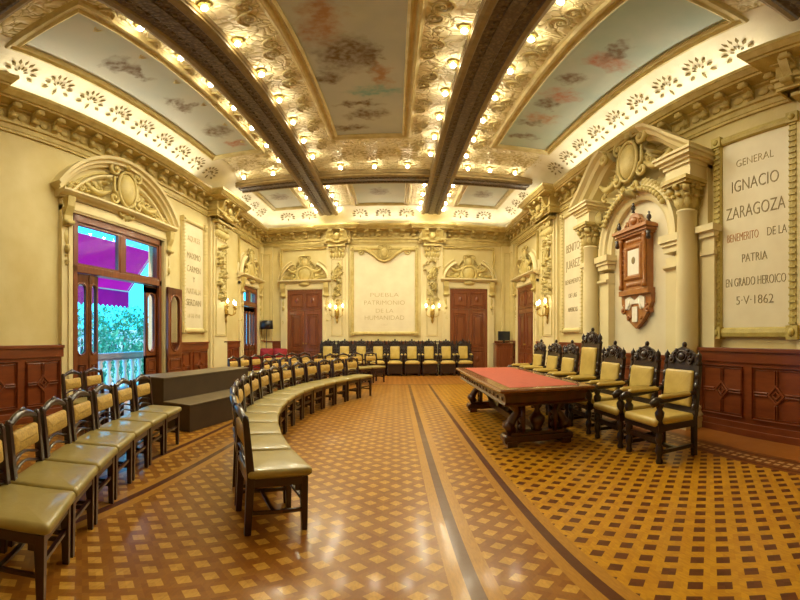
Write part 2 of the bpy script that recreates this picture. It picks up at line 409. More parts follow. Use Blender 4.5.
def text(body, size, parent, x, y, z, mat='ink', width=None, rotx=R(90)):
    c = bpy.data.curves.new('inscription', 'FONT'); c.body = body; c.size = size; c.align_x = 'CENTER'; c.align_y = 'CENTER'
    c.extrude = .004; c.resolution_u = 3; c.offset = -.003
    c.materials.append(M[mat])
    o = bpy.data.objects.new('inscription', c); COL.objects.link(o); o.parent = parent; o.location = (x, y, z); o.rotation_euler = (rotx, 0, 0)
    bpy.context.view_layer.update()
    w = max(o.dimensions.x, 1e-3)
    me = bpy.data.meshes.new_from_object(o.evaluated_get(bpy.context.evaluated_depsgraph_get()))
    q = bpy.data.objects.new('inscription', me); COL.objects.link(q); q.parent = parent; q.location = o.location; q.rotation_euler = o.rotation_euler
    q['reads'] = body
    if width: q.scale.x = width / w
    bpy.data.objects.remove(o); bpy.data.curves.remove(c)
    return q
def arc(cx, cz, r, a0, a1, n, rz=None): return [(cx + r * math.cos(R(a0 + (a1 - a0) * i / n)), cz + (rz or r) * math.sin(R(a0 + (a1 - a0) * i / n))) for i in range(n + 1)]
FX = lambda x, z, b: (x, -b, z)                      # a path in the wall's face, b = how far out
ORD = ['first', 'second', 'third', 'fourth', 'fifth', 'sixth', 'seventh', 'eighth', 'ninth', 'tenth', 'eleventh', 'twelfth', 'thirteenth', 'fourteenth', 'fifteenth']
rnd = random.Random(7)

# ------------------------------------------------------------------ room shell
ZC = 5.75
f = MB(); f.box(XL - .3, XR + .3, YF - .3, YB + .3, -.2, 0); st(f.build('floor', 'floor'))
f = MB(); f.box(XL - .3, XR + .3, YF - .3, YB + .3, ZC, ZC + .25); st(f.build('ceiling', 'relief'))
D1 = (4.56, 7.16, 3.40)                              # balcony door on the left wall: y from, y to, head height
D2 = (11.76, 13.15, 2.95)                            # narrower one near the back
f = MB()
y = YF
for a, b, h in (D1, D2):
    f.box(XL - .3, XL, y, a, 0, ZC); f.box(XL - .3, XL, a, b, h, ZC); y = b
f.box(XL - .3, XL, y, YB, 0, ZC); st(f.build('wall_left', 'plaster'))
f = MB(); f.box(XR, XR + .3, YF, YB, 0, ZC); st(f.build('wall_right', 'plaster'))
f = MB(); f.box(XL - .3, XR + .3, YB, YB + .3, 0, ZC); st(f.build('wall_back', 'plaster'))
f = MB(); f.box(XL - .3, XR + .3, YF - .3, YF, 0, ZC); st(f.build('wall_front', 'plaster'))

# entablature round the room, stepping out over every pier
CB, NB = 10.0, 2.05                                   # cross beams
BX = (-2.27, 1.17)                                     # long beams
PX = (-2.03, 1.24)                                    # piers on the back wall
path = [(XL, YF)]
for yc in (NB, CB): path += [(XL, yc - .62), (XL + .28, yc - .62), (XL + .28, yc + .62), (XL, yc + .62)]
path.append((XL, YB))
for xc in PX: path += [(xc - .42, YB), (xc - .42, YB - .16), (xc + .42, YB - .16), (xc + .42, YB)]
path.append((XR, YB))
for yc in (CB, NB): path += [(XR, yc + .62), (XR - .28, yc + .62), (XR - .28, yc - .62), (XR, yc - .62)]
path.append((XR, YF))
path.reverse()                                        # left normal now points into the room? (checked below)
prof = [(0, 4.56), (.035, 4.56), (.035, 4.60), (.05, 4.61), (.05, 4.70), (.085, 4.71), (.085, 4.75), (.04, 4.77), (.04, 4.99), (.09, 5.0), (.09, 5.03),
        (.27, 5.045), (.27, 5.085), (.30, 5.09), (.345, 5.15), (.36, 5.16), (.36, 5.22), (.12, 5.22), (.12, 5.19), (0, 5.19)]
sgn = -1.0
def inner(q): return XL - .01 < q[0] < XR + .01 and YF - .01 < q[1] < YB + .01
d = Vector(path[1]) - Vector(path[0]); nn = Vector((-d.y, d.x)).normalized()
sgn = 1.0 if inner((path[0][0] + nn.x * .1, path[0][1] + nn.y * .1 + .0)) else -1.0
f = MB(); f.sweep(path, [(a * sgn, b) for a, b in prof], True, lambda x, y, b: (x, y, b))
def along(f, fn):                                     # visit the entablature's straight runs
    m = len(path)
    for i in range(m):
        a = Vector(path[i]); b = Vector(path[(i + 1) % m]); d = b - a; L = d.length
        if L < .3: continue
        t = d / L; n = Vector((-t.y, t.x)) * sgn
        fn(a, t, n, L)
def modillions(a, t, n, L):
    k = max(1, round(L / .43))
    for i in range(k):
        p = a + t * (L * (i + .5) / k)
        f.T = Matrix(((t.x, -n.x, 0, p.x), (t.y, -n.y, 0, p.y), (0, 0, 1, 0), (0, 0, 0, 1)))
        S_ = [(0, 4.80), (.05, 4.80), (.09, 4.84), (.08, 4.89), (.10, 4.94), (.17, 4.97), (.245, 4.985), (.25, 5.03), (0, 5.03)]
        f.prism([(-o, z) for o, z in S_], -.055, .055, 'x')
        f.tube([(-.075, -.10, 4.85), (.075, -.10, 4.85)], .035, 8); f.tube([(-.075, -.21, 4.985), (.075, -.21, 4.985)], .035, 8)
        f.leaf(0, 4.97, R(-90), .16, .08, .02, -.11)
    # a boss between two brackets, and a row of small dentils
    for i in range(k):
        p = a + t * (L * ((i + 1) % k) / k) if i < k - 1 else None
        if p is not None:
            f.T = Matrix(((t.x, -n.x, 0, p.x), (t.y, -n.y, 0, p.y), (0, 0, 1, 0), (0, 0, 0, 1)))
            f.blob((0, -.045, 4.885), (.10, .03, .075), 8, 5)
    m = int(L / .085)
    for i in range(m):
        p = a + t * ((i + .5) * L / m)
        f.T = Matrix(((t.x, -n.x, 0, p.x), (t.y, -n.y, 0, p.y), (0, 0, 1, 0), (0, 0, 0, 1)))
        f.box(-.022, .022, -.305, -.26, 5.085, 5.125)
    f.T = None
along(f, modillions)
st(f.build('trim_1', 'carve'))

# cove between the cornice and the ceiling, sprigged with gilt palmettes
f = MB()
cp = [(0, 5.19)] + [(.10 + .76 * (1 - math.cos(R(a))) , 5.21 + .53 * math.sin(R(a))) for a in range(0, 91, 10)] + [(.86, 5.80), (0, 5.80)]
loop = [(XL, YF), (XL, YB), (XR, YB), (XR, YF)]
f.sweep(loop, [(-a, b) for a, b in cp], True, lambda x, y, b: (x, y, b), True)
f.cur = 1
def palmette(f, s=1.0):
    for k in range(-4, 5):
        a = R(90 + k * 27); f.leaf(.10 * s * math.cos(a), .10 * s * math.sin(a), a, .085 * s, .04 * s, .02)
    for k in range(-2, 3):
        a = R(90 + k * 34); f.leaf(.03 * s * math.cos(a), .03 * s * math.sin(a), a, .055 * s, .025 * s, .02)
    f.leaf(0, -.02 * s, R(-90), .09 * s, .04 * s, .02)
def coves(x0, y0, x1, y1, n_in, step=.74):
    L = math.hypot(x1 - x0, y1 - y0); k = max(1, round(L / step)); t = Vector(((x1 - x0) / L, (y1 - y0) / L, 0)); n = Vector((*n_in, 0))
    for i in range(k):
        p = Vector((x0, y0, 0)) + t * (L * (i + .5) / k)
        up = (n * .826 + Vector((0, 0, .564))).normalized(); out = (n * .564 - Vector((0, 0, .826))).normalized()
        q = p + n * .33 + Vector((0, 0, 5.588)) + out * .022
        xa = up.cross(-out) if True else t
        f.T = Matrix(((xa.x, -out.x, up.x, q.x), (xa.y, -out.y, up.y, q.y), (xa.z, -out.z, up.z, q.z), (0, 0, 0, 1)))
        palmette(f, 1.5)
    f.T = None
for ya, yb in ((2.9, 9.2), (10.8, 13.0), (-.6, 1.4)):
    coves(XR, ya, XR, yb, (-1, 0)); coves(XL, ya, XL, yb, (1, 0))
for xa, xb in ((-4.1, -2.6), (-1.6, .75), (1.8, 3.4)): coves(xa, YB, xb, YB, (0, -1))
st(f.build('trim_2', ['cove', 'sprig']))

# beams: two long ones crossed by two
def beam(name, x0, x1, y0, y1, zb, lab):
    f = MB(); along_y = (y1 - y0) > (x1 - x0)
    w = ((x1 - x0) if along_y else (y1 - y0)) / 2
    pr = [(-w, ZC + .02), (-w, ZC - .10), (-w + .03, ZC - .11), (-w + .03, zb + .07), (-w, zb + .06), (-w, zb + .02), (-w + .04, zb), (-w + .10, zb), (-w + .12, zb + .035),
          (-.09, zb + .035), (-.075, zb + .01), (.075, zb + .01), (.09, zb + .035), (w - .12, zb + .035), (w - .10, zb), (w - .04, zb), (w, zb + .02), (w, zb + .06), (w - .03, zb + .07), (w - .03, ZC - .11), (w, ZC - .10), (w, ZC + .02)]
    c = (x0 + x1) / 2 if along_y else (y0 + y1) / 2
    fn = (lambda x, y, b: (c + (x), y, b)) if along_y else (lambda x, y, b: (x, c + y, b))
    a, b = (y0, y1) if along_y else (x0, x1)
    for i in range(len(pr) - 1):
        (p, z), (q, z2) = pr[i], pr[i + 1]
        f.cur = 1 if (abs(p) > w - .11 and z < zb + .08) or z > ZC - .12 else 0
        vs = [(c + p, a, z), (c + p, b, z), (c + q, b, z2), (c + q, a, z2)] if along_y else [(a, c + p, z), (b, c + p, z), (b, c + q, z2), (a, c + q, z2)]
        f.add(vs, [(0, 1, 2, 3)])
    # egg-shaped studs along the middle rib
    f.cur = 0
    n = int((b - a) / .16)
    for i in range(n):
        t = a + (i + .5) * (b - a) / n
        for o in (-w + .21, w - .21): f.blob((c + o, t, zb + .035) if along_y else (t, c + o, zb + .035), (.035, .05, .02) if along_y else (.05, .035, .02), 6, 4)
    return st(f.build(name, ['beam', 'beamgilt']))
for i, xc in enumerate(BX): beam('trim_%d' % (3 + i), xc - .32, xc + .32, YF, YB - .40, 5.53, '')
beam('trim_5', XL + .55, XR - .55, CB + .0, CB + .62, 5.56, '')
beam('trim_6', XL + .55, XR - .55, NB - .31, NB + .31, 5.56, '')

# ceiling paintings in moulded frames
FZ = lambda x, y, b: (x, y, ZC - b)
def painting(nm, lab, x0, x1, y0, y1, mat, gilt='frame'):
    t = thing('ceiling_painting', lab, 'painting', ((x0 + x1) / 2, (y0 + y1) / 2, ZC), 0)
    cx, cy = (x0 + x1) / 2, (y0 + y1) / 2
    f = MB(); f.box(x0 - cx, x1 - cx, y0 - cy, y1 - cy, -.02, .0); o = f.build('canvas', mat, t)
    f = MB(); f.sweep([(x0 - cx, y0 - cy), (x1 - cx, y0 - cy), (x1 - cx, y1 - cy), (x0 - cx, y1 - cy)], [(0, 0), (0, .05), (-.03, .07), (-.06, .03), (-.09, .03), (-.12, .075), (-.15, .075), (-.17, .02), (-.2, 0)], True, lambda x, y, b: (x, y, -b))
    f.build('frame', gilt, t)
    return t
painting('p', 'large ceiling painting of loose brown figures on clouds between the two long beams', -1.17, .12, 2.95, 7.95,
         paintmat('painting_clouds', (.52, .56, .56), (.42, .48, .50), [(-.15, -.3, .38, .5, BR), (-.35, -.9, .25, .3, FL), (.2, -.2, .15, .45, BR), (.3, .35, .16, .4, FL), (.2, .85, .42, .16, TE), (-.1, 1.25, .4, .10, BR), (0, 1.65, .4, .2, BR), (-.25, -1.3, .25, .3, FL), (-.35, 2.2, .35, .16, BR), (-.45, .35, .2, .2, BR)]))
painting('p', 'long ceiling painting of reddish figures in a greenish sky beside the right-hand cove', 2.16, 3.22, 2.95, 8.2,
         paintmat('painting_green_sky', (.34, .44, .39), (.44, .49, .42), [(.05, -.9, .36, .22, RO), (.0, -1.2, .14, .3, BR), (-.1, .35, .3, .25, RO), (-.2, .7, .2, .2, BR), (-.1, 1.25, .34, .2, FL), (-.2, 1.5, .25, .12, BR), (-.15, 2.1, .34, .14, BR), (-.2, -.2, .2, .2, BR)]))
painting('p', 'long ceiling painting of small winged figures in a grey sky beside the left-hand cove', -3.98, -3.0, 2.95, 8.2,
         paintmat('painting_grey_sky', (.52, .53, .47), (.44, .50, .47), [(.0, -1.35, .2, .24, BR), (.05, -1.0, .1, .3, BR), (.0, .25, .12, .34, BR), (.05, .35, .25, .1, BR), (.1, 1.5, .28, .3, BR), (.2, 2.2, .2, .16, RO)]))
for lab, x0, x1 in (('small plain grey-green ceiling panel above the back wall, between the beams', -1.2, .25), ('small plain ceiling panel above the back wall, left bay', -3.95, -3.0), ('small plain ceiling panel above the back wall, right bay', 2.0, 3.2)):
    painting('p', lab, x0, x1, 10.6, 12.75, paintmat('painting_plain', (.45, .43, .30), (.38, .40, .30), [(0, 0, .3, .3, BR)]))

# gilt scrolls on the ceiling border, one per bulb
f = MB()
def ceil_T(x, y, ang):                                # local z -> direction ang in the ceiling plane, -y -> down
    ca, sa = math.cos(ang), math.sin(ang)
    f.T = Matrix(((sa, 0, ca, x), (-ca, 0, sa, y), (0, 1, 0, ZC - .005), (0, 0, 0, 1)))
BULBS = []
YS = [3.6 + .875 * i for i in range(7)]
for bi, xc in enumerate(BX):
    for sd in (-1, 1):
        for i, yy in enumerate(YS): BULBS.append((xc + sd * .40, yy, bi, sd, 'main', i))
        for i, yy in enumerate((10.9, 11.7, 12.5, 13.2)): BULBS.append((xc + sd * .39, yy, bi, sd, 'back', i))
        for i, yy in enumerate(YS[:7]):
            if (bi == 0) == (sd > 0): w = .28
            else: w = .18
            ceil_T(xc + sd * (.42 + w), yy - .4, 0 if sd > 0 else PI)
            f.scroll(0, 0, .15, 1.3, R(200), 1, .022, .015); f.scroll(.24, .06, .13, 1.2, R(20), -1, .02, .015)
            for k in range(5): f.leaf(-.05 + .09 * k, -.1 + .05 * k, R(40 + 50 * k), .15, .06, .03)
            for k in range(3): f.leaf(.1 + .07 * k, .2, R(60 + 30 * k), .13, .05, .03)
CROSS = [(-3.85, 'left'), (-3.05, 'left'), (-1.34, 'middle'), (-.52, 'middle'), (.28, 'middle'), (1.75, 'right'), (2.3, 'right'), (2.95, 'right')]
for (x, b) in CROSS:
    ceil_T(x + .38, 9.05, R(-90)); palmette(f, 1.7)
    ceil_T(x, 9.3, R(-90)); palmette(f, 1.1)
f.T = None
st(f.build('trim_7', 'frame'))

# bulbs, each in a little gilt rose
def bulb_proto():
    t = thing('ceiling_bulb', '', 'light bulb', (0, 0, 0))
    f = MB(); f.lathe([(.0, 0), (.075, 0), (.085, -.015), (.05, -.03), (.035, -.05), (.0, -.05)], n=12); f.build('rose', 'gold', t)
    f = MB(); f.lathe([(.0, -.05), (.02, -.055), (.036, -.08), (.04, -.105), (.03, -.13), (.0, -.145)], n=10); f.build('globe', 'bulb', t)
    l = bpy.data.lights.new('bulb_fill', 'SPOT'); l.energy = BULB_W; l.spot_size = R(165); l.spot_blend = .6; l.shadow_soft_size = .05; l.color = WARM   # added spot under the globe, fills the room from above
    o = bpy.data.objects.new('bulb_fill', l); COL.objects.link(o); o.parent = t; o.location = (0, 0, -.22)
    return t
bp = bulb_proto(); first = True
for (x, y, bi, sd, bay, i) in BULBS:
    side = 'left' if sd < 0 else 'right'; bn = 'left' if bi == 0 else 'right'
    lab = '%s round bulb %s the cross beam, %s flank of the %s long beam' % (ORD[6 - i] if bay == 'main' else ORD[i], 'before' if bay == 'main' else 'beyond', side, bn)
    grp = 'bulbs along the long beams'
    if first: bp.location = (x, y, ZC); bp['label'] = lab; bp['group'] = grp; first = False
    else: dup(bp, (x, y, ZC), 0, lab, grp)
cnt = {}
for (x, b) in CROSS:
    i = cnt.get(b, 0); cnt[b] = i + 1
    dup(bp, (x, 9.62, ZC), 0, '%s bulb from the left along the cross beam, %s bay' % (ORD[i], b), 'bulbs along the cross beam')

# ------------------------------------------------------------------ wall carving
RIM = [(0, 0), (0, .05), (-.02, .07), (-.045, .07), (-.055, .035), (-.085, .035), (-.10, .055), (-.12, .055), (-.135, 0)]
def rect(x0, x1, z0, z1): return [(x0, z0), (x1, z0), (x1, z1), (x0, z1)]
def fine_frame(f, x0, x1, z0, z1, w=.05, d=.03):
    f.sweep(rect(x0, x1, z0, z1), [(0, 0), (0, d), (w * .4, d * .6), (w, d * .9), (w, 0)], True, FX)
def cartouche(f, x, z, s, out=.05, shield=True):
    """an oval shield in strapwork scrolls with leaves; s = half height"""
    if shield:
        f.blob((x, -out, z), (s * .42, s * .22, s * .6), 14, 8)
        f.tube([(x + s * .47 * math.cos(2 * PI * k / 18), -out - s * .06, z + s * .66 * math.sin(2 * PI * k / 18)) for k in range(18)], s * .055, 6, closed=True)
    for sg in (-1, 1):
        f.scroll(x + sg * s * .55, z + s * .62, s * .26, 1.3, R(90 if sg > 0 else 90), -sg, s * .075, out, (x, z + s * .95))
        f.scroll(x + sg * s * .62, z - s * .45, s * .24, 1.3, R(90), sg, s * .07, out, (x + sg * s * .6, z + s * .35))
        f.scroll(x + sg * s * .28, z - s * .85, s * .18, 1.2, R(180 if sg > 0 else 0), sg, s * .06, out)
        for k in range(4): f.leaf(x + sg * s * (.55 + .12 * k), z + s * (.1 - .12 * k), R(90 - sg * (60 + 18 * k)), s * .4, s * .15, out)
    for k in range(5): f.leaf(x, z + s * .75, R(90 + (k - 2) * 28), s * .42, s * .16, out * 1.2)
    for k in range(3): f.leaf(x, z - s * .8, R(-90 + (k - 1) * 30), s * .4, s * .16, out * 1.2)
    f.blob((x, -out - s * .05, z + s * .85), (s * .12,) * 3, 8, 5)
def capital(f, x, z, w, h, out, d):
    """foliate capital on a flat pier: w wide, h high, starting at depth out"""
    n = 5
    for r_ in range(2):
        for k in range(n):
            xx = x - w / 2 + w * (k + .5) / n; f.leaf(xx, z + h * .42 * r_, R(90), h * .6, w / n * 1.25, d * .9, -out)
    for sg in (-1, 1): f.scroll(x + sg * w * .42, z + h * .78, h * .2, 1.3, R(180 if sg > 0 else 0), sg, h * .06, out + d * .6)
    f.box(x - w * .62, x + w * .62, -out - d * 1.3, 0, z + h, z + h * 1.12); f.box(x - w * .56, x + w * .56, -out - d * 1.0, 0, z + h * 1.12, z + h * 1.2)
    f.blob((x, -out - d * .8, z + h * .9), (h * .16, .03, h * .14), 8, 5)

tn = [8]
def trim(f, wall, s, mats):
    loc, rz = wall_at(wall, s); o = st(f.build('trim_%d' % tn[0], mats, None, loc, rz)); tn[0] += 1; return o
def pier(wall, s, w=.62, face='pale', z0=0.0):
    """panelled pier with a trophy of carving, foliate head and console up to the cornice"""
    f = MB(); o = .12
    f.cur = 1
    f.box(-w / 2 - .1, w / 2 + .1, -.07, 0, z0, 4.56); f.box(-w / 2, w / 2, -o, 0, z0, 4.56)
    f.box(-w / 2 - .05, w / 2 + .05, -o - .02, 0, 0, .25)
    f.cur = 0
    fine_frame(f, -w / 2 + .09, w / 2 - .09, 1.32, 4.0, .04, o + .025)
    f.foliage(-w * .26, w * .26, 2.35, 3.98, 70, rnd, o + .07, .17)
    for k in range(5): f.scroll((-1) ** k * w * .13, 2.5 + .28 * k, .09, 1.3, R(90 * k), (-1) ** k, .03, o + .06)
    f.swag(-w * .2, w * .2, 3.6, .25, .04, o + .05)
    f.blob((0, -o - .04, 3.55), (.10, .06, .12), 10, 6)
    capital(f, 0, 4.02, w * .9, .42, o, .12)
    e = (.28 if wall in ('left', 'right') else .16) + .045; ew = .46 if wall in ('left', 'right') else .30
    for sg in (-1, 1):
        f.scroll(sg * ew * .5, 4.86, .10, 1.4, R(90), sg, .03, e); f.scroll(sg * ew * .5, 4.66, .08, 1.3, R(-90), -sg, .026, e + .02)
        for k in range(5): f.leaf(sg * (.12 + .05 * k), 4.80, R(90 - sg * (20 + 25 * k)), .17, .07, .05, -e + .01)
        f.prism([(-e + .03, 4.58), (-(e + .05), 4.62), (-(e + .04), 4.74), (-(e + .11), 4.86), (-(e + .17), 5.0), (-e + .03, 5.0)], sg * ew - .06, sg * ew + .06, 'x')
        f.tube([(sg * ew - .075, -e - .06, 4.66), (sg * ew + .075, -e - .06, 4.66)], .045, 8)
    f.blob((0, -e - .05, 4.83), (.11, .08, .12), 10, 6); f.leaf(0, 4.72, R(-90), .2, .16, .06, -e)
    f.swag(-ew * .8, ew * .8, 4.66, .07, .035, e + .03)
    for sg in (-1, 1):                               # consoles under the cornice
        x = sg * w * .34
        f.prism([(-(o), 4.55), (-(o + .10), 4.6), (-(o + .08), 4.72), (-(o + .16), 4.86), (-(o + .24), 5.0), (-.02, 5.0)], x - .07, x + .07, 'x')
        f.tube([(x - .09, -o - .11, 4.66), (x + .09, -o - .11, 4.66)], .05, 8)
    f.blob((0, -o - .14, 4.80), (.12, .09, .13), 10, 6)
    for k in range(5): f.leaf(0, 4.70, R(-90 + (k - 2) * 35), .2, .08, o + .08)
    return trim(f, wall, s, ['carve', face])
for wall in ('left', 'right'):
    for yc in (CB, NB): pier(wall, yc, .86)
for xc in PX: pier('back', xc, .56)
# slim corner piers
for wall, s in (('back', XL + .22), ('back', XR - .18), ('left', YB - .26), ('right', YB - .3)):
    f = MB(); f.cur = 1; f.box(-.2, .2, -.1, 0, 0, 4.56); f.cur = 0
    fine_frame(f, -.13, .13, 1.3, 4.3, .035, .12); trim(f, wall, s, ['carve', 'plaster'])

# overdoors
def overdoor(wall, s, w, zh, top, style):
    """architrave round an opening w wide with head zh, cornice, curved pediment and cartouche"""
    f = MB(); h = w / 2
    f.cur = 1
    for sg in (-1, 1):
        a, b = sorted((sg * h, sg * (h + .24))); f.box(a, b, -.08, 0, 0, zh + .05)
        a, b = sorted((sg * (h + .02), sg * (h + .11))); f.box(a, b, -.105, 0, .3, zh + .02)
    f.box(-h - .24, h + .24, -.09, 0, zh, zh + .20); f.box(-h - .24, h + .24, -.11, 0, zh + .03, zh + .09)
    f.cur = 0
    for sg in (-1, 1):
        x = sg * (h + .14); f.prism([(-.08, zh - .3), (-.12, zh - .28), (-.13, zh - .1), (-.2, zh + .05), (-.22, zh + .22), (-.02, zh + .22)], x - .08, x + .08, 'x')
        f.tube([(x - .1, -.14, zh - .22), (x + .1, -.14, zh - .22)], .045, 8)
        f.leaf(x, zh - .3, R(-90), .3, .12, .04, -.08); f.blob((x, -.11, zh - .66), (.05, .04, .08), 8, 5)
        f.foliage(x - .04, x + .04, zh - 1.2, zh - .7, 5, rnd, .10, .1)
    f.cur = 1
    cz = zh + .22
    CPR = [(0, 0), (0, .10), (.04, .12), (.05, .20), (.085, .24), (.12, .24), (.12, 0)]
    f.sweep([(-h - .32, cz), (h + .32, cz)], CPR, False, FX)
    hh = top - cz - .1; W2 = h + .28
    if style == 'segment':
        rr = (W2 * W2 + hh * hh) / (2 * hh); a = math.degrees(math.asin(min(1, W2 / rr)))
        pth = arc(0, cz + .1 + hh - rr, rr, 90 + a, 90 - a, 26)
        f.sweep(arc(0, cz + .1 + hh - rr, rr - .22, 90 + a * .97, 90 - a * .97, 26), [(0, 0), (0, .06), (.03, .10), (.06, .10), (.07, 0)], False, FX)
        f.sweep(pth, [(-.0, 0), (0, .08), (.05, .10), (.06, .16), (.11, .17), (.13, .23), (.19, .24), (.19, 0)], False, FX)
        f.cur = 0
        f.sweep(pth, [(-.13, 0), (-.13, .05), (-.09, .05), (-.09, 0)], False, FX, True)
        cartouche(f, 0, cz + .1 + hh * .52, hh * .66, .12)
        for sg in (-1, 1):
            for k in range(7):
                x = sg * (h * .42 + k * h * .105); z = cz + .22 + (1 - k / 7) * hh * .22
                f.scroll(x, z, .10, 1.2, R(40 * k), sg, .026, .05); f.leaf(x, z, R(90 - sg * (30 + 15 * k)), .22, .08, .06); f.leaf(x, z - .05, R(-10 if sg > 0 else 190), .2, .08, .06)
            f.swag(sg * h * .3, sg * h * .8, cz + .42, .12, .05, .07)
    else:
        for sg in (-1, 1):                           # two open curved arms rising to the cartouche
            pts = arc(sg * W2 * .06, cz + .08, W2 * .92, 0 if sg > 0 else 180, 62 if sg > 0 else 118, 12, hh * .82)
            if sg < 0: pts = pts[::-1]
            f.sweep(pts, [(0, 0), (0, .08), (.03, .13), (.07, .15), (.07, 0)], False, FX)
            f.sweep(pts, [(-.10, 0), (-.10, .05), (-.07, .06), (-.06, 0)], False, FX, True)
        f.cur = 0
        f.blob((0, -.08, cz + hh * .34), (hh * .25, .07, hh * .27), 14, 8)
        f.tube([(hh * .29 * math.cos(2 * PI * k / 18), -.10, cz + hh * .34 + hh * .31 * math.sin(2 * PI * k / 18)) for k in range(18)], hh * .045, 6, closed=True)
        cartouche(f, 0, cz + hh * .80, hh * .30, .10, True)
        for sg in (-1, 1):
            f.scroll(sg * hh * .44, cz + hh * .28, hh * .16, 1.3, R(90), sg, hh * .05, .08)
            f.swag(sg * hh * .2, sg * W2 * .7, cz + hh * .62, .16, .045, .08)
            for k in range(6): f.leaf(sg * (hh * .3 + .07 * k), cz + hh * (.55 - .07 * k), R(90 - sg * (45 + 12 * k)), .22, .08, .07)
        f.blob((0, -.12, cz - .03), (.2, .08, .08), 10, 6)
        fine_frame(f, -W2 + .02, W2 - .02, cz + .2, top + .28, .06, .075)
    return trim(f, wall, s, ['carve', 'pale'])
overdoor('left', (D1[0] + D1[1]) / 2, D1[1] - D1[0] + .1, D1[2], 4.58, 'segment')
overdoor('left', (D2[0] + D2[1]) / 2, D2[1] - D2[0], D2[2], 4.25, 'open')
DR = [('back', -3.19, 1.27, 2.96, 'left'), ('back', 2.53, 1.33, 2.98, 'right'), ('right', 12.03, 1.6, 2.92, '')]
for w, s, wd, zh, _ in DR: overdoor(w, s, wd, zh, 4.2, 'open')

# doors of carved mahogany: two leaves, each with fielded panels
def door(n, wall, s, w, zh):
    loc, rz = wall_at(wall, s); t = struct('door_%d' % n, loc, rz); h = w / 2
    f = MB()
    for a, b, c, d_ in ((-h, -h + .06, 0, zh), (h - .06, h, 0, zh), (-h, h, zh - .07, zh)): f.box(a, b, -.07, 0, c, d_)
    f.build('frame', 'wood', t, bevel=.006)
    f = MB(); f.box(-h + .06, h - .06, -.055, 0, zh - .72, zh - .07)
    for sg in (-1, 1):
        a, b = sorted((sg * .05, sg * (h - .12))); fine_frame(f, a, b, zh - .64, zh - .15, .05, .08); f.leaf((a + b) / 2, zh - .5, R(90), .22, .16, .03, -.055)
    f.build('overpanel', 'wood', t, bevel=.005)
    for sg in (-1, 1):
        a, b = sorted((sg * .006, sg * (h - .06)))
        f = MB(); f.box(a, b, -.05, 0, .01, zh - .73)
        fine_frame(f, a + .09, b - .09, .2, .78, .05, .075); fine_frame(f, a + .09, b - .09, .9, zh - .88, .05, .075)
        fine_frame(f, a + .17, b - .17, 1.0, zh - .98, .03, .07)
        f.leaf((a + b) / 2, .38, R(90), .22, .2, .03, -.05)
        o = f.build('leaf', 'wood', t, bevel=.004)
        f = MB(); f.lathe([(0, 0), (.022, 0), (.012, .01), (.012, .035), (.028, .05), (.02, .07), (0, .075)], n=10); f.T = None
        k = f.build('handle', 'brass', o, (sg * .05, -.05, 1.05)); k.rotation_euler = (R(90), 0, 0)
    return t
for i, (w, s, wd, zh, _) in enumerate(DR): door(i + 1, w, s, wd, zh)

# wainscot in runs of panels
def wains(wall, s0, s1, h=1.16, d=.07, mat='wainscot'):
    s = (s0 + s1) / 2; L = abs(s1 - s0); f = MB(); k = max(1, round(L / .82))
    f.box(-L / 2, L / 2, -d, 0, 0, h - .05); f.box(-L / 2 - .0, L / 2, -d - .05, 0, h - .05, h); f.box(-L / 2, L / 2, -d - .025, 0, h - .19, h - .05)
    f.box(-L / 2, L / 2, -d - .03, 0, 0, .17); f.box(-L / 2, L / 2, -d - .045, 0, .0, .09)
    pw = L / k
    for i in range(k):
        a = -L / 2 + i * pw + .08; b = a + pw - .16; z0, z1 = .24, h - .24; cx, cz = (a + b) / 2, (z0 + z1) / 2
        if b - a < .12: continue
        fine_frame(f, a, b, z0, z1, .035, d + .03)
        q = min(.13, (b - a) * .22)
        dm = [(cx - q, cz), (cx, cz - q), (cx + q, cz), (cx, cz + q)]
        f.sweep(dm, [(0, 0), (0, d + .03), (.025, d + .03), (.025, 0)], True, FX)
        dm = [(cx - q * .5, cz), (cx, cz - q * .5), (cx + q * .5, cz), (cx, cz + q * .5)]
        f.sweep(dm, [(0, 0), (0, d + .025), (.02, d + .025), (.02, 0)], True, FX)
        for u in (-.018, .018):
            f.box(a + .03, cx - q, -d - .025, 0, cz + u - .008, cz + u + .008); f.box(cx + q, b - .03, -d - .025, 0, cz + u - .008, cz + u + .008)
            f.box(cx + u - .008, cx + u + .008, -d - .025, 0, z0 + .03, cz - q); f.box(cx + u - .008, cx + u + .008, -d - .025, 0, cz + q, z1 - .03)
    loc, rz = wall_at(wall, s); o = st(f.build('trim_%d' % tn[0], mat, None, loc, rz, .004)); tn[0] += 1
wains('right', 2.36, 4.17, 1.15, .15); wains('right', -1.3, 1.65, 1.15, .10)
wains('right', 5.0, 6.85, 1.0, .05); wains('right', 7.75, 9.25, 1.16); wains('right', 10.25, 10.95, 1.16); wains('right', 13.05, 13.7, 1.16)
wains('left', 7.55, 9.3, 1.17); wains('left', 10.2, 11.45, 1.17); wains('left', 2.65, 4.30, 1.17); wains('left', -1.3, 1.65, 1.17); wains('left', 13.4, 13.7, 1.17)
wains('back', -4.7, -4.08, 1.14); wains('back', -2.30, 1.62, 1.14); wains('back', 3.45, 4.0, 1.14)

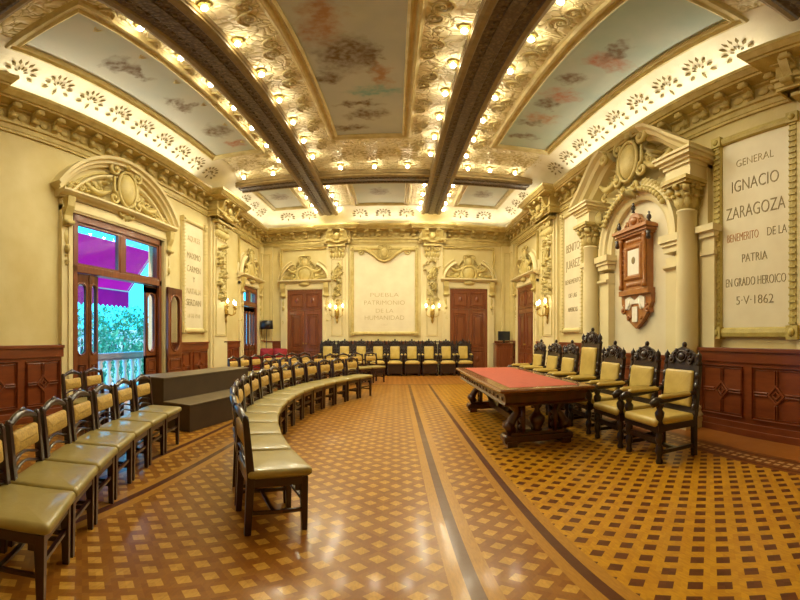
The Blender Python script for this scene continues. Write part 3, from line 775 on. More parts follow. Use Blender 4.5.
# commemorative tablets
def tablet(wall, s, w, z0, z1, lines, label, mats=('gold', 'marble'), fw=.14, swagtop=False):
    loc, rz = wall_at(wall, s); t = thing('commemorative_tablet', label, 'tablet', loc, rz, None); h = w / 2
    f = MB(); f.box(-h, h, -.03, 0, z0, z1); f.build('slab', mats[1], t)
    f = MB()
    f.sweep(rect(-h, h, z0, z1), [(0, 0), (0, .05), (-.02, .075), (-fw * .5, .085), (-fw + .02, .075), (-fw, .04), (-fw, 0)], True, FX)
    n = int((z1 - z0) / .085)
    for i in range(n):
        z = z0 + (i + .5) * (z1 - z0) / n
        for sg in (-1, 1): f.box(sg * (h + fw / 2) - fw * .36, sg * (h + fw / 2) + fw * .36, -.098, -.05, z - .012, z + .012)
    for sx in (-1, 1):
        for z in (z0 - fw / 2, z1 + fw / 2):
            f.box(sx * (h + fw / 2) - fw * .6, sx * (h + fw / 2) + fw * .6, -.11, 0, z - fw * .6, z + fw * .6); f.blob((sx * (h + fw / 2), -.11, z), (fw * .38, .03, fw * .38), 8, 5)
    if swagtop:
        zt = z1 + .02
        pts = [(-h, zt - .02), (-h * .62, zt - .02), (-h * .42, zt - .16), (-h * .2, zt - .36), (0, zt - .44), (h * .2, zt - .36), (h * .42, zt - .16), (h * .62, zt - .02), (h, zt - .02)]
        f.tube([(x, -.07, z) for x, z in pts], .05, 8)
        f.prism([(x, z) for x, z in pts], -.045, -.0, 'y')
        cartouche(f, 0, zt - .14, .30, .09)
        for sg in (-1, 1):
            for k in range(6): f.leaf(sg * (.22 + .1 * k), zt - .12 + .015 * k, R(90 - sg * (70 + 6 * k)), .24, .09, .06)
            f.scroll(sg * h * .78, zt - .10, .12, 1.3, R(90), sg, .03, .06)
    f.build('frame', mats[0], t)
    for (b, sz, z, wd, mt) in lines: text(b, sz, t, 0, -.032, z, mt, wd)
    return t
tablet('right', 3.26, 1.12, 1.42, 4.16, [('GENERAL', .17, 3.78, .62, 'faint'), ('IGNACIO', .26, 3.42, .78, 'ink'), ('ZARAGOZA', .26, 3.02, .98, 'ink'), ('BENEMERITO', .17, 2.66, .54, 'redink'), ('PATRIA', .17, 2.35, .42, 'ink'),
                                       ('EN GRADO HEROICO', .17, 2.03, 1.0, 'ink'), ('5·V·1862', .17, 1.78, .62, 'ink')], 'tall framed wall tablet reading IGNACIO ZARAGOZA above the red wooden panelling')
tt = [o for o in bpy.data.objects if o.name.startswith('commemorative_tablet')][-1]
o = text('DE LA', .17, tt, .36, -.032, 2.66, 'ink', .30)
for ch in tt.children:
    if ch.get('reads') == 'BENEMERITO': ch.location.x = -.20
tablet('right', 8.6, .98, 1.5, 4.3, [('BENITO', .3, 3.45, .72, 'ink'), ('JUAREZ', .3, 3.04, .76, 'ink'), ('BENEMERITO', .17, 2.62, .84, 'ink'), ('DE LAS', .16, 2.28, .44, 'ink'), ('AMERICAS', .16, 1.94, .52, 'ink')],
       'tall framed wall tablet reading JUAREZ, partly behind the far column of the arch', ('plaster', 'marble'), .11)
tablet('left', 8.62, .98, 1.5, 4.1, [('AQUILES', .2, 3.72, .62, 'faint'), ('MAXIMO', .23, 3.28, .68, 'ink'), ('CARMEN', .23, 2.95, .68, 'ink'), ('Y', .2, 2.70, .12, 'ink'), ('NATALIA', .21, 2.40, .72, 'faint'), ('SERDAN', .23, 2.12, .72, 'ink'), ('18·XI·1910', .15, 1.80, .62, 'faint')],
       'narrow framed wall tablet reading CARMEN and SERDAN, right of the balcony door', ('plaster', 'marble'), .11)
tablet('back', -.40, 2.10, 1.47, 4.33, [('PUEBLA', .2, 2.73, .98, 'faint'), ('PATRIMONIO', .22, 2.46, 1.40, 'faint'), ('DE LA', .2, 2.18, .60, 'faint'), ('HUMANIDAD', .22, 1.94, 1.36, 'faint'), ('1987', .1, 1.70, .2, 'faint')],
       'wide pale wall tablet with a carved swag at its top, centre of the back wall', ('carve', 'marble'), .12, True)

# ------------------------------------------------------------------ the arched bay on the right wall
AC = 5.82
def L_(y): return AC - y                              # world y -> the bay's own x (to the viewer's right)
f = MB()
f.cur = 1
for sg in (-1, 1):
    x = sg * 1.06
    f.box(x - .17, x + .17, -.16, 0, 0, 2.55)                                     # arch piers
    f.box(x - .21, x + .21, -.20, 0, 0, .3)
    f.sweep([(x - .18, 2.34), (x + .18, 2.34)], [(0, 0), (0, .18), (.03, .22), (.07, .22), (.08, .18), (.08, 0)], False, FX)
    f.box(x - .20, x + .20, -.19, 0, 2.62, 2.72); f.box(x - .25, x + .25, -.25, 0, 2.78, 2.90); f.box(x - .23, x + .23, -.22, 0, 2.72, 2.78)
    x2 = sg * 1.82                                                                # outer piers
    f.box(x2 - .12, x2 + .12, -.14, 0, 0, 2.8); f.box(x2 - .18, x2 + .18, -.23, 0, 2.80, 2.90); f.box(x2 - .15, x2 + .15, -.18, 0, 2.72, 2.8); f.box(x2 - .14, x2 + .14, -.17, 0, 2.46, 2.51)
    x3 = sg * 1.47                                                                # backing behind the column
    f.box(x3 - .3, x3 + .3, -.10, 0, 0, 4.0)
f.sweep(arc(0, 2.90, 1.02, 180, 0, 30), [(-.14, 0), (-.14, .10), (-.08, .13), (-.02, .13), (.0, .18), (.07, .19), (.11, .22), (.17, .22), (.17, 0)], False, FX)
# entablature blocks over the columns with broken curved cornice
for sg in (-1, 1):
    x = sg * 1.48
    f.box(x - .27, x + .27, -.42, 0, 3.65, 3.86)
    for (e, o_, z0, z1) in ((.29, .45, 3.86, 3.92), (.33, .49, 3.92, 3.97), (.38, .54, 3.97, 4.03), (.41, .57, 4.03, 4.07)): f.box(x - e, x + e, -o_, 0, z0, z1)
    inn = [(sg * 1.84, 4.07), (sg * 1.6, 4.24), (sg * 1.3, 4.46), (sg * 1.02, 4.70), (sg * .78, 4.86), (sg * .58, 4.92)]
    if sg > 0: inn = inn[::-1]
    f.sweep(inn, [(-.16, 0), (-.16, .26), (-.10, .32), (-.08, .42), (-.02, .46), (.02, .54), (.07, .56), (.07, 0)], False, FX)
f.cur = 2; f.prism([(-.92, 1.0), (.92, 1.0)] + arc(0, 2.90, .92, 0, 180, 24), -.012, 0, 'y'); f.cur = 0
for sg in (-1, 1):
    f.scroll(sg * .58, 4.80, .14, 1.4, R(90), -sg, .05, .42); 
    for k in range(9):
        a = R(90 - sg * (14 + 5.0 * k)); f.blob((1.12 * math.cos(a), -.24, 2.84 + 1.12 * math.sin(a)), (.055, .05, .055), 8, 5)
        f.leaf(1.16 * math.cos(a), 2.84 + 1.16 * math.sin(a), a - sg * .6, .2, .09, .05, -.2)
    for k in range(6): f.scroll(sg * (.42 + .11 * k), 4.5 - .075 * k, .09, 1.2, R(60 * k), sg, .028, .2)
    f.swag(sg * .35, sg * 1.15, 4.45, .22, .06, .22)
    f.leaf(sg * 1.16, 3.9, R(-90), .35, .12, .1, -.2)
    f.foliage(sg * 1.2 - .06, sg * 1.2 + .06, 3.35, 3.75, 6, rnd, .18, .12)
cartouche(f, 0, 4.55, .62, .26)
trim(f, 'right', AC, ['carve', 'pale', 'marble'])
for nm, sg in (('near', 1), ('far', -1)):            # free columns with leafy capitals
    yy = AC - sg * 1.48; cx = XR - .23
    c = struct('column', (cx, yy, 0))
    f = MB(); f.lathe([(.0, .3), (.165, .30), (.17, 1.2), (.162, 2.4), (.145, 3.13), (.16, 3.145), (.16, 3.17), (.145, 3.18), (0, 3.18)], n=28); f.build('shaft', 'pale', c)
    f = MB(); f.box(-.27, .27, -.27, .27, 0, .14); f.lathe([(0, .14), (.26, .14), (.27, .18), (.24, .21), (.22, .24), (.235, .27), (.21, .30), (0, .30)], n=24); f.build('base', 'pale', c)
    f = MB(); f.lathe([(0, 3.25), (.14, 3.25), (.155, 3.45), (.20, 3.62), (0, 3.62)], n=18)
    for row, (n, zz, r_) in enumerate(((9, 3.26, .145), (9, 3.40, .155))):
        for k in range(n):
            a = 2 * PI * (k + .5 * row) / n
            f.T = Matrix.Translation((0, 0, 0)) @ Matrix.Rotation(a, 4, 'Z') @ Matrix.Translation((0, -r_, 0))
            f.leaf(0, zz, R(90), .24, .12, .05); f.blob((0, -.06, zz + .2), (.045, .04, .035), 8, 5)
    for k in range(4):
        a = PI / 4 + k * PI / 2
        f.T = Matrix.Rotation(a, 4, 'Z') @ Matrix.Translation((0, -.22, 0)); f.tube([(-.05, -.02, 3.56), (.05, -.02, 3.56)], .06, 10)
    for k in range(4):
        f.T = Matrix.Rotation(k * PI / 2, 4, 'Z'); f.blob((0, -.22, 3.6), (.05, .05, .05), 8, 5)
    f.T = None; f.box(-.25, .25, -.25, .25, 3.62, 3.66); f.box(-.28, .28, -.28, .28, 3.66, 3.72)
    f.build('capital', 'carve', c, (0, 0, -.07))

# carved wooden shrine hanging in the arch
loc, rz = wall_at('right', 5.86)
t = thing('wall_shrine', 'tall carved reddish wood frame with a paper document, hanging in the wall arch', 'wall shrine', loc, rz)
f = MB()
f.box(-.41, .41, -.14, 0, 2.12, 3.12); f.box(-.46, .46, -.17, 0, 2.04, 2.14)
f.build('backboard', 'shrine', t, bevel=.006)
f = MB()
for e, o_, z0, z1 in ((.47, .20, 3.10, 3.14), (.50, .23, 3.14, 3.19), (.54, .27, 3.19, 3.25), (.50, .23, 3.25, 3.28)): f.box(-e, e, -o_, 0, z0, z1)
f.build('cornice', 'shrine', t, bevel=.006)
f = MB(); f.prism([(-.36, 3.28), (.36, 3.28), (.30, 3.36), (.18, 3.44), (.12, 3.52), (0, 3.56), (-.12, 3.52), (-.18, 3.44), (-.30, 3.36)], -.14, -.04, 'y')
f.blob((0, -.14, 3.4), (.1, .05, .08), 10, 6)
for sg in (-1, 1): f.scroll(sg * .22, 3.34, .07, 1.2, R(90), sg, .02, .15)
f.build('pediment', 'shrine', t)
for x in (-.47, 0, .47):
    f = MB(); z = 3.28 if x else 3.56
    f.lathe([(0, 0), (.035, 0), (.02, .03), (.045, .07), (.04, .11), (.015, .14), (.025, .17), (0, .2)], n=10); f.build('finial', 'dark', t, (x, -.15, z))
for sg in (-1, 1):
    f = MB(); f.lathe([(0, 2.15), (.045, 2.15), (.045, 2.22), (.03, 2.25), (.035, 2.5), (.04, 2.75), (.03, 3.0), (.05, 3.04), (.05, 3.1), (0, 3.1)], n=12)
    f.build('colonnette', 'shrine', t, (sg * .37, -.17, 0))
    f = MB(); f.lathe([(0, 0), (.04, .02), (.045, .06), (.03, .1), (.05, .15), (0, .17)], n=10); f.build('pendant', 'dark', t, (sg * .49, -.18, 2.95))
f = MB(); f.sweep(rect(-.18, .18, 2.40, 2.86), [(0, 0), (0, .15), (-.03, .18), (-.07, .18), (-.1, .15), (-.1, 0)], True, FX)
for k in range(9): f.leaf(-.2 + .05 * k, 2.97, R(90), .1, .05, .03, -.14); f.leaf(-.2 + .05 * k, 2.28, R(-90), .1, .05, .03, -.14)
for sg in (-1, 1):
    for k in range(6): f.leaf(sg * .31, 2.4 + .09 * k, R(90 - sg * 40), .11, .05, .03, -.14)
f.build('inner_frame', 'shrine', t)
f = MB(); f.box(-.18, .18, -.152, -.14, 2.40, 2.86); d_ = f.build('document', 'paper', t)
f = MB(); f.blob((0, -.152, 2.66), (.06, .004, .07), 10, 6); f.build('seal', 'ink', d_)
f = MB(); f.prism([(-.47, 2.05), (.47, 2.05), (.46, 1.90), (.40, 1.80), (.43, 1.72), (.32, 1.70), (.22, 1.58), (.1, 1.50), (0, 1.44), (-.1, 1.50), (-.22, 1.58), (-.32, 1.70), (-.43, 1.72), (-.40, 1.80), (-.46, 1.90)], -.10, 0, 'y')
for sg in (-1, 1): f.scroll(sg * .38, 1.78, .08, 1.3, R(90), sg, .025, .11); f.scroll(sg * .2, 1.62, .06, 1.2, R(0), -sg, .02, .11)
f.build('apron', 'shrine', t)
f = MB()                                             # pale scroll draped over the apron, with a hanging tongue
f.prism([(-.30, 1.98), (-.16, 2.02), (0, 1.94), (.16, 2.02), (.30, 1.98), (.30, 1.80), (.17, 1.78), (.12, 1.88), (-.12, 1.88), (-.17, 1.78), (-.30, 1.80)], -.125, -.10, 'y')
f.tube([(-.23, -.12, 1.79), (-.17, -.13, 1.86), (-.15, -.12, 1.95)], .02, 6); f.tube([(.23, -.12, 1.79), (.17, -.13, 1.86), (.15, -.12, 1.95)], .02, 6)
f.build('ribbon', 'paper', t)
f = MB(); f.box(-.08, .08, -.125, -.10, 1.56, 1.83); f.build('plaque', 'paper', t)

# ------------------------------------------------------------------ balcony doors (left wall)
def arched_leaf(w, h, t=.045, k=.30):
    """glazed door leaf: stiles and rails round a tall round-ended light, panel below; x 0..w"""
    f = MB(); r = w * k; cx = w / 2; z0, z1 = .98, h - .16
    hole = [(cx + r * math.cos(a), z1 - r + r * math.sin(a)) for a in [PI * k / 10 for k in range(11)]] + [(cx + r * math.cos(a), z0 + r + r * math.sin(a)) for a in [PI + PI * k / 10 for k in range(11)]]
    # strips joining the hole to the leaf's edge
    outer = []
    for (x, z) in hole:
        dx, dz = x - cx, z - (z0 + z1) / 2
        k = min((w / 2) / max(abs(dx), 1e-6), ((h - .9) / 2) / max(abs(dz), 1e-6)); outer.append((cx + dx * k, max(.86, min(h, (z0 + z1) / 2 + dz * k))))
    n = len(hole)
    vs = [(x, -t, z) for x, z in hole] + [(x, -t, z) for x, z in outer] + [(x, 0, z) for x, z in hole] + [(x, 0, z) for x, z in outer]
    fs = []
    for i in range(n):
        j = (i + 1) % n
        fs += [(i, j, n + j, n + i), (2 * n + i, 2 * n + j, 3 * n + j, 3 * n + i), (i, j, 2 * n + j, 2 * n + i)]
    f.add(vs, fs)
    f.box(0, .02, -t, 0, 0, h); f.box(w - .02, w, -t, 0, 0, h); f.box(0, w, -t, 0, h - .03, h); f.box(0, w, -t, 0, 0, .9); f.box(0, w, -t, 0, z1 + .0, h)
    f.tube([(x, -t, z) for x, z in hole], .018, 6, closed=True); f.tube([(x, 0, z) for x, z in hole], .018, 6, closed=True)
    fine_frame(f, .07, w - .07, .15, .5, .035, t + .02); fine_frame(f, .07, w - .07, .58, .82, .035, t + .02)
    g = MB(); g.prism(hole, -t / 2 - .003, -t / 2 + .003, 'y')
    return f, g
def balcony_door(n, a, b, zh, leaves, zt):
    t = struct('window_%d' % n, ((XL), (a + b) / 2, 0), R(90)); h = (b - a) / 2
    f = MB()
    for x0, x1, z0, z1 in ((-h, -h + .09, 0, zh), (h - .09, h, 0, zh), (-h, h, zh - .13, zh), (-h, h, zt, zt + .12)): f.box(x0, x1, -.05, .13, z0, z1)
    f.box(-.07, .07, -.03, .1, zt + .1, zh - .1)
    f.build('frame', 'wood', t, bevel=.006)
    for x0, x1 in ((-h + .09, -.07), (.07, h - .09)):
        f = MB(); f.box(x0, x1, .02, .028, zt + .12, zh - .13); o = f.build('transom_pane', 'glass', t)
        f = MB(); f.sweep(rect(x0, x1, zt + .12, zh - .13), [(0, -.05), (0, .02), (.045, .02), (.045, -.05)], True, FX); f.build('sash', 'wood', o)
    for (x, y, ang, w) in leaves:
        f, g = arched_leaf(w, zt - .01, k=.40 if n == 2 else .33)
        o = f.build('leaf', 'wood', t, (x, y, 0), ang); g.build('pane', 'glass', o)
    return t
balcony_door(1, D1[0], D1[1], D1[2], [(-1.21, .06, R(-10), .29), (-.92, .01, R(10), .28), (.80, .07, R(0), .41), (1.36, -.13, R(2), .62)], 2.38)
balcony_door(2, D2[0], D2[1], D2[2], [(-.60, .06, R(0), .30), (-.28, .06, R(0), .28), (.02, .06, R(0), .30), (.32, .06, R(0), .28)], 2.30)

# ------------------------------------------------------------------ outside the balcony doors
f = MB(); f.box(XL - 1.25, XL - .3, 4.0, 13.6, -.2, -.02); o = st(f.build('exterior_slab', 'stone'))
def balustrade(y0, y1, label):
    t = thing('balustrade', label, 'balustrade', (-5.75, (y0 + y1) / 2, -.02)); h = (y1 - y0) / 2
    f = MB(); f.box(-.12, .12, -h, h, .84, .96); f.box(-.09, .09, -h, h, .80, .84); f.build('handrail', 'stone', t, bevel=.01)
    f = MB(); f.box(-.12, .12, -h, h, 0, .16); f.build('plinth', 'stone', t)
    n = int((y1 - y0) / .27)
    for i in range(n):
        f = MB(); f.lathe([(0, .16), (.075, .16), (.075, .2), (.04, .22), (.05, .26), (.075, .34), (.06, .44), (.035, .5), (.055, .54), (.035, .58), (.06, .66), (.07, .7), (.04, .76), (.075, .78), (.075, .80), (0, .80)], n=12)
        f.build('baluster', 'baluster', t, (0, -h + (i + .5) * (2 * h) / n, 0))
balustrade(4.2, 8.4, 'stone balustrade with white turned balusters outside the open balcony door')
balustrade(11.2, 13.9, 'stone balustrade outside the narrow far balcony door')
t = thing('awning', 'magenta cloth awning hanging outside the open balcony door', 'awning', (-5.5, 6.4, 3.2))
f = MB(); f.prism([(0, .12), (.02, .14), (-.75, -.74), (-.77, -.77)], -1.7, 1.55, 'y'); f.build('canopy', 'awning', t)
f = MB(); n = 40
pts = [(-1.7 + 3.25 * i / n, -1.16 + .03 * math.cos(i * PI)) for i in range(n + 1)]
vs = []
for x, z in pts: vs += [(-.77, x, -.76), (-.77, x, z), (-.78, x, z), (-.78, x, -.76)]
fs = []
for i in range(n): fs += [tuple(4 * i + q for q in (0, 1)) + (4 * i + 5, 4 * i + 4), (4 * i + 2, 4 * i + 3, 4 * i + 7, 4 * i + 6), (4 * i + 1, 4 * i + 2, 4 * i + 6, 4 * i + 5)]
f.add(vs, fs); f.build('valance', 'awning', t)
f = MB(); f.tube([(-.77, -1.7, -.76), (-.77, 1.55, -.76)], .02, 8); f.build('front_bar', 'baluster', t)
for y_ in (-1.62, 1.47):
    f = MB(); f.tube([(.41, y_, .16), (.0, y_, .10), (-.77, y_, -.75)], .018, 6); f.build('bracket', 'baluster', t)
f = MB(); f.box(-70, XL - 2, -40, 70, -5.3, -5.2); o = f.build('exterior_ground', 'pavement'); st(o)
def tree(x, y, h, r, label):
    t = thing('tree', label, 'tree', (x, y, -5.2), 0, 'trees across the square')
    f = MB(); f.tube([(0, 0, 0), (.1, 0, h * .3), (-.1, .1, h * .6), (0, 0, h * .85)], [.28, .22, .16, .06], 8); f.build('trunk', 'trunk', t)
    f = MB(); q = random.Random(int(x * 10 + y))
    for i in range(2600):
        a = q.uniform(0, 2 * PI); c = q.uniform(-1, 1); rr = r * q.uniform(.45, 1) ** .5 * (1 + .2 * math.sin(3 * a + 4 * c))
        s_ = math.sqrt(1 - c * c); p = Vector((rr * s_ * math.cos(a), rr * s_ * math.sin(a), h * .72 + rr * c * 1.1))
        u = Vector((q.uniform(-1, 1), q.uniform(-1, 1), q.uniform(-1, 1))).normalized(); v_ = u.cross(Vector((.3, .5, .8))).normalized(); L = q.uniform(.10, .22)
        f.add([p - u * L, p + v_ * L * .5, p + u * L, p - v_ * L * .5], [(0, 1, 2, 3)])
    f.build('foliage', 'leaf', t)
for i, (x, y, h, r) in enumerate(((-17, 17, 7.5, 2.6), (-19, 23.5, 8.2, 2.6), (-24, 30, 8, 3.2), (-13.5, 20.5, 6.6, 1.7), (-22, 37, 9, 3.6), (-30, 24, 9.5, 3.4))):
    tree(x, y, h, r, '%s leafy tree from the left beyond the balcony balustrade' % ORD[i])
t = thing('building', 'pale flat-roofed building behind the trees across the square', 'building', (-44, 44, -5.2), R(38))
f = MB(); f.box(-14, 14, -5, 5, 0, 7.2); f.box(-14.3, 14.3, -5.3, 5.3, 7.0, 7.4); f.build('facade', 'town', t)
for i in range(8):
    f = MB(); f.box(-.6, .6, -.1, .1, 0, 1.8); f.build('shutter', 'screen', t, (-11.5 + 3.3 * i, -5.02, 3.6))

# ------------------------------------------------------------------ sconces
def sconce(wall, s, z, label, depth=.13):
    loc, rz = wall_at(wall, s, z); t = thing('wall_sconce', label, 'wall light', loc, rz, 'brass wall lights')
    f = MB(); f.blob((0, -depth - .02, 0), (.08, .03, .24), 12, 8); f.leaf(0, -.18, R(-90), .2, .1, .04, -depth); f.leaf(0, .16, R(90), .22, .12, .04, -depth); f.box(-.05, .05, -depth - .01, -.01, -.1, .1); f.build('backplate', 'brass', t)
    for x, o_, zz in ((-.22, .16, .06), (.22, .16, .06), (0, .30, .0)):
        k = [(0, -depth, -.08), (x * .5, -depth - o_ * .7, -.16), (x * .95, -depth - o_, -.10), (x, -depth - o_, zz)]
        f = MB(); f.tube(k, .014, 6); f.lathe([(0, 0), (.02, 0), (.05, .025), (.055, .035), (0, .035)], x, -depth - o_, zz, 12); f.lathe([(0, .03), (.014, .03), (.014, .12), (0, .12)], x, -depth - o_, zz, 8); a = f.build('arm', 'brass', t)
        f = MB(); f.lathe([(0, .12), (.018, .125), (.03, .16), (.024, .2), (0, .24)], x, -depth - o_, zz, 10); f.build('flame_bulb', 'candle', a)
    return t
sconce('back', PX[0], 2.12, 'brass candle sconce on the back wall pier left of the wide tablet', .15)
sconce('back', PX[1], 2.12, 'brass candle sconce on the back wall pier right of the wide tablet', .15)
sconce('left', 10.30, 2.05, 'brass candle sconce on the left wall, between the narrow tablet and the far balcony door')
sconce('right', 9.95, 2.0, 'brass candle sconce on the right wall beside the far corner door', .13)

# ------------------------------------------------------------------ the curved rows of upholstered chairs
def row_chair():
    t = thing('upholstered_chair', '', 'chair')
    f = MB(); f.softbox(-.185, .225, -.23, .23, .405, .466, .025, .010); f.build('seat', 'seat', t)
    f = MB()
    for a, b, c, d_ in ((.155, .195, -.2, .2), (-.175, -.14, -.2, .2), (-.15, .16, -.215, -.18), (-.15, .16, .18, .215)): f.box(a, b, c, d_, .345, .41)
    f.build('seat_frame', 'chairwood', t, bevel=.004)
    for sy in (-1, 1):
        f = MB(); f.frustum((.178, sy * .193, 0), (.017, .017), (.175, sy * .19, .40), (.024, .024)); f.box(.12, .16, sy * .19 - .01, sy * .19 + .01, .30, .35); f.build('leg', 'chairwood', t, bevel=.003)
        f = MB(); f.frustum((-.180, sy * .20, 0), (.020, .018), (-.160, sy * .198, .42), (.025, .022)); f.frustum((-.160, sy * .198, .42), (.025, .022), (-.192, sy * .20, .80), (.018, .020)); f.build('leg', 'chairwood', t, bevel=.003)
    f = MB()                                         # arched crest rail
    pts = [(-.192 - .012 * math.cos(y * 7), y, .775 + .05 * math.cos(y / .2 * PI / 2)) for y in [-.2 + .04 * k for k in range(11)]]
    f.tube(pts, [.017 + .010 * math.cos(p[1] / .2 * PI / 2) for p in pts], 8); f.blob((-.198, 0, .845), (.012, .045, .02), 8, 5)
    for sy in (-1, 1): f.blob((-.192, sy * .2, .80), (.02, .022, .022), 8, 5)
    f.build('top_rail', 'chairwood', t)
    f = MB(); f.T = Matrix.Translation((-.178, 0, .672)) @ Matrix.Rotation(R(-5), 4, 'Y') @ Matrix.Rotation(R(90), 4, 'Y')
    f.softbox(-.068, .068, -.178, .178, -.022, .016, .02, .012); f.build('back_pad', 'damask', t)
    for z in (.56, .50):
        f = MB(); pts = [(-.168 - (z - .5) * .1 - .02 * math.cos(y / .2 * PI / 2), y, z + .018 * math.cos(y / .2 * PI)) for y in [-.19 + .038 * k for k in range(11)]]
        f.tube(pts, .013, 6, .7); f.build('slat', 'chairwood', t)
    for sy in (-1, 1):
        f = MB(); f.box(-.18, .17, sy * .195 - .010, sy * .195 + .010, .145, .17); f.build('stretcher', 'chairwood', t)
    f = MB(); f.box(-.03, -.008, -.19, .19, .148, .168); f.box(.165, .185, -.185, .185, .215, .238); f.build('stretcher', 'chairwood', t)
    return t
chair = row_chair(); used = [False]
def put_chair(x, y, rz, label, group):
    if not used[0]:
        used[0] = True; chair.location = (x, y, 0); chair.rotation_euler.z = rz; chair['label'] = label; chair['group'] = group
    else: dup(chair, (x, y, 0), rz, label, group)
def arc_row(cx, cy, r, degs, lab, group):            # degrees counted from the -x direction, + towards the viewer
    for i, a in enumerate(degs):
        a = R(a); put_chair(cx - r * math.cos(a), cy - r * math.sin(a), a, lab(i, len(degs)), group)
def l1(i, n):
    if i == 0: return 'olive-gold upholstered chair at the near end of the inner arc, all four legs showing'
    if i == n - 1: return 'olive-gold upholstered chair at the far end of the inner arc'
    return '%s olive-gold upholstered chair from the near end of the inner curved row' % ORD[i]
arc_row(4.42, 5.55, 6.06, [30.2 - 4.66 * i for i in range(14)], l1, 'chairs of the inner curved row')
arc_row(5.31, 5.32, 8.04, [10.9 + 3.42 * i for i in range(7)], lambda i, n: ('upholstered chair beside the brown step platform, last of the row under the balcony door' if i == 0 else '%s upholstered chair from the step platform in the row before the balcony door' % ORD[i]), 'chairs in the row before the balcony door')
arc_row(5.31, 5.32, 9.12, [7.2, 10.2], lambda i, n: ('upholstered chair closest to the balustrade in the short row behind, right one' if i == 0 else 'upholstered chair beside the folded glazed leaf in the short row behind'), 'chairs nearest the balcony door')
arc_row(2.82, 7.55, 5.13, [-(48.1 - 5.5 * i) for i in range(10)], lambda i, n: ('upholstered chair at the far end of the second curved row, before the back wall' if i == 0 else '%s upholstered chair from the far end of the second curved row' % ORD[i]), 'chairs of the second curved row')
arc_row(2.82, 7.55, 6.25, [-(33 - 4.4 * i) for i in range(7)], lambda i, n: '%s upholstered chair from the far end of the rearmost curved row' % ORD[i], 'chairs of the rearmost curved row')

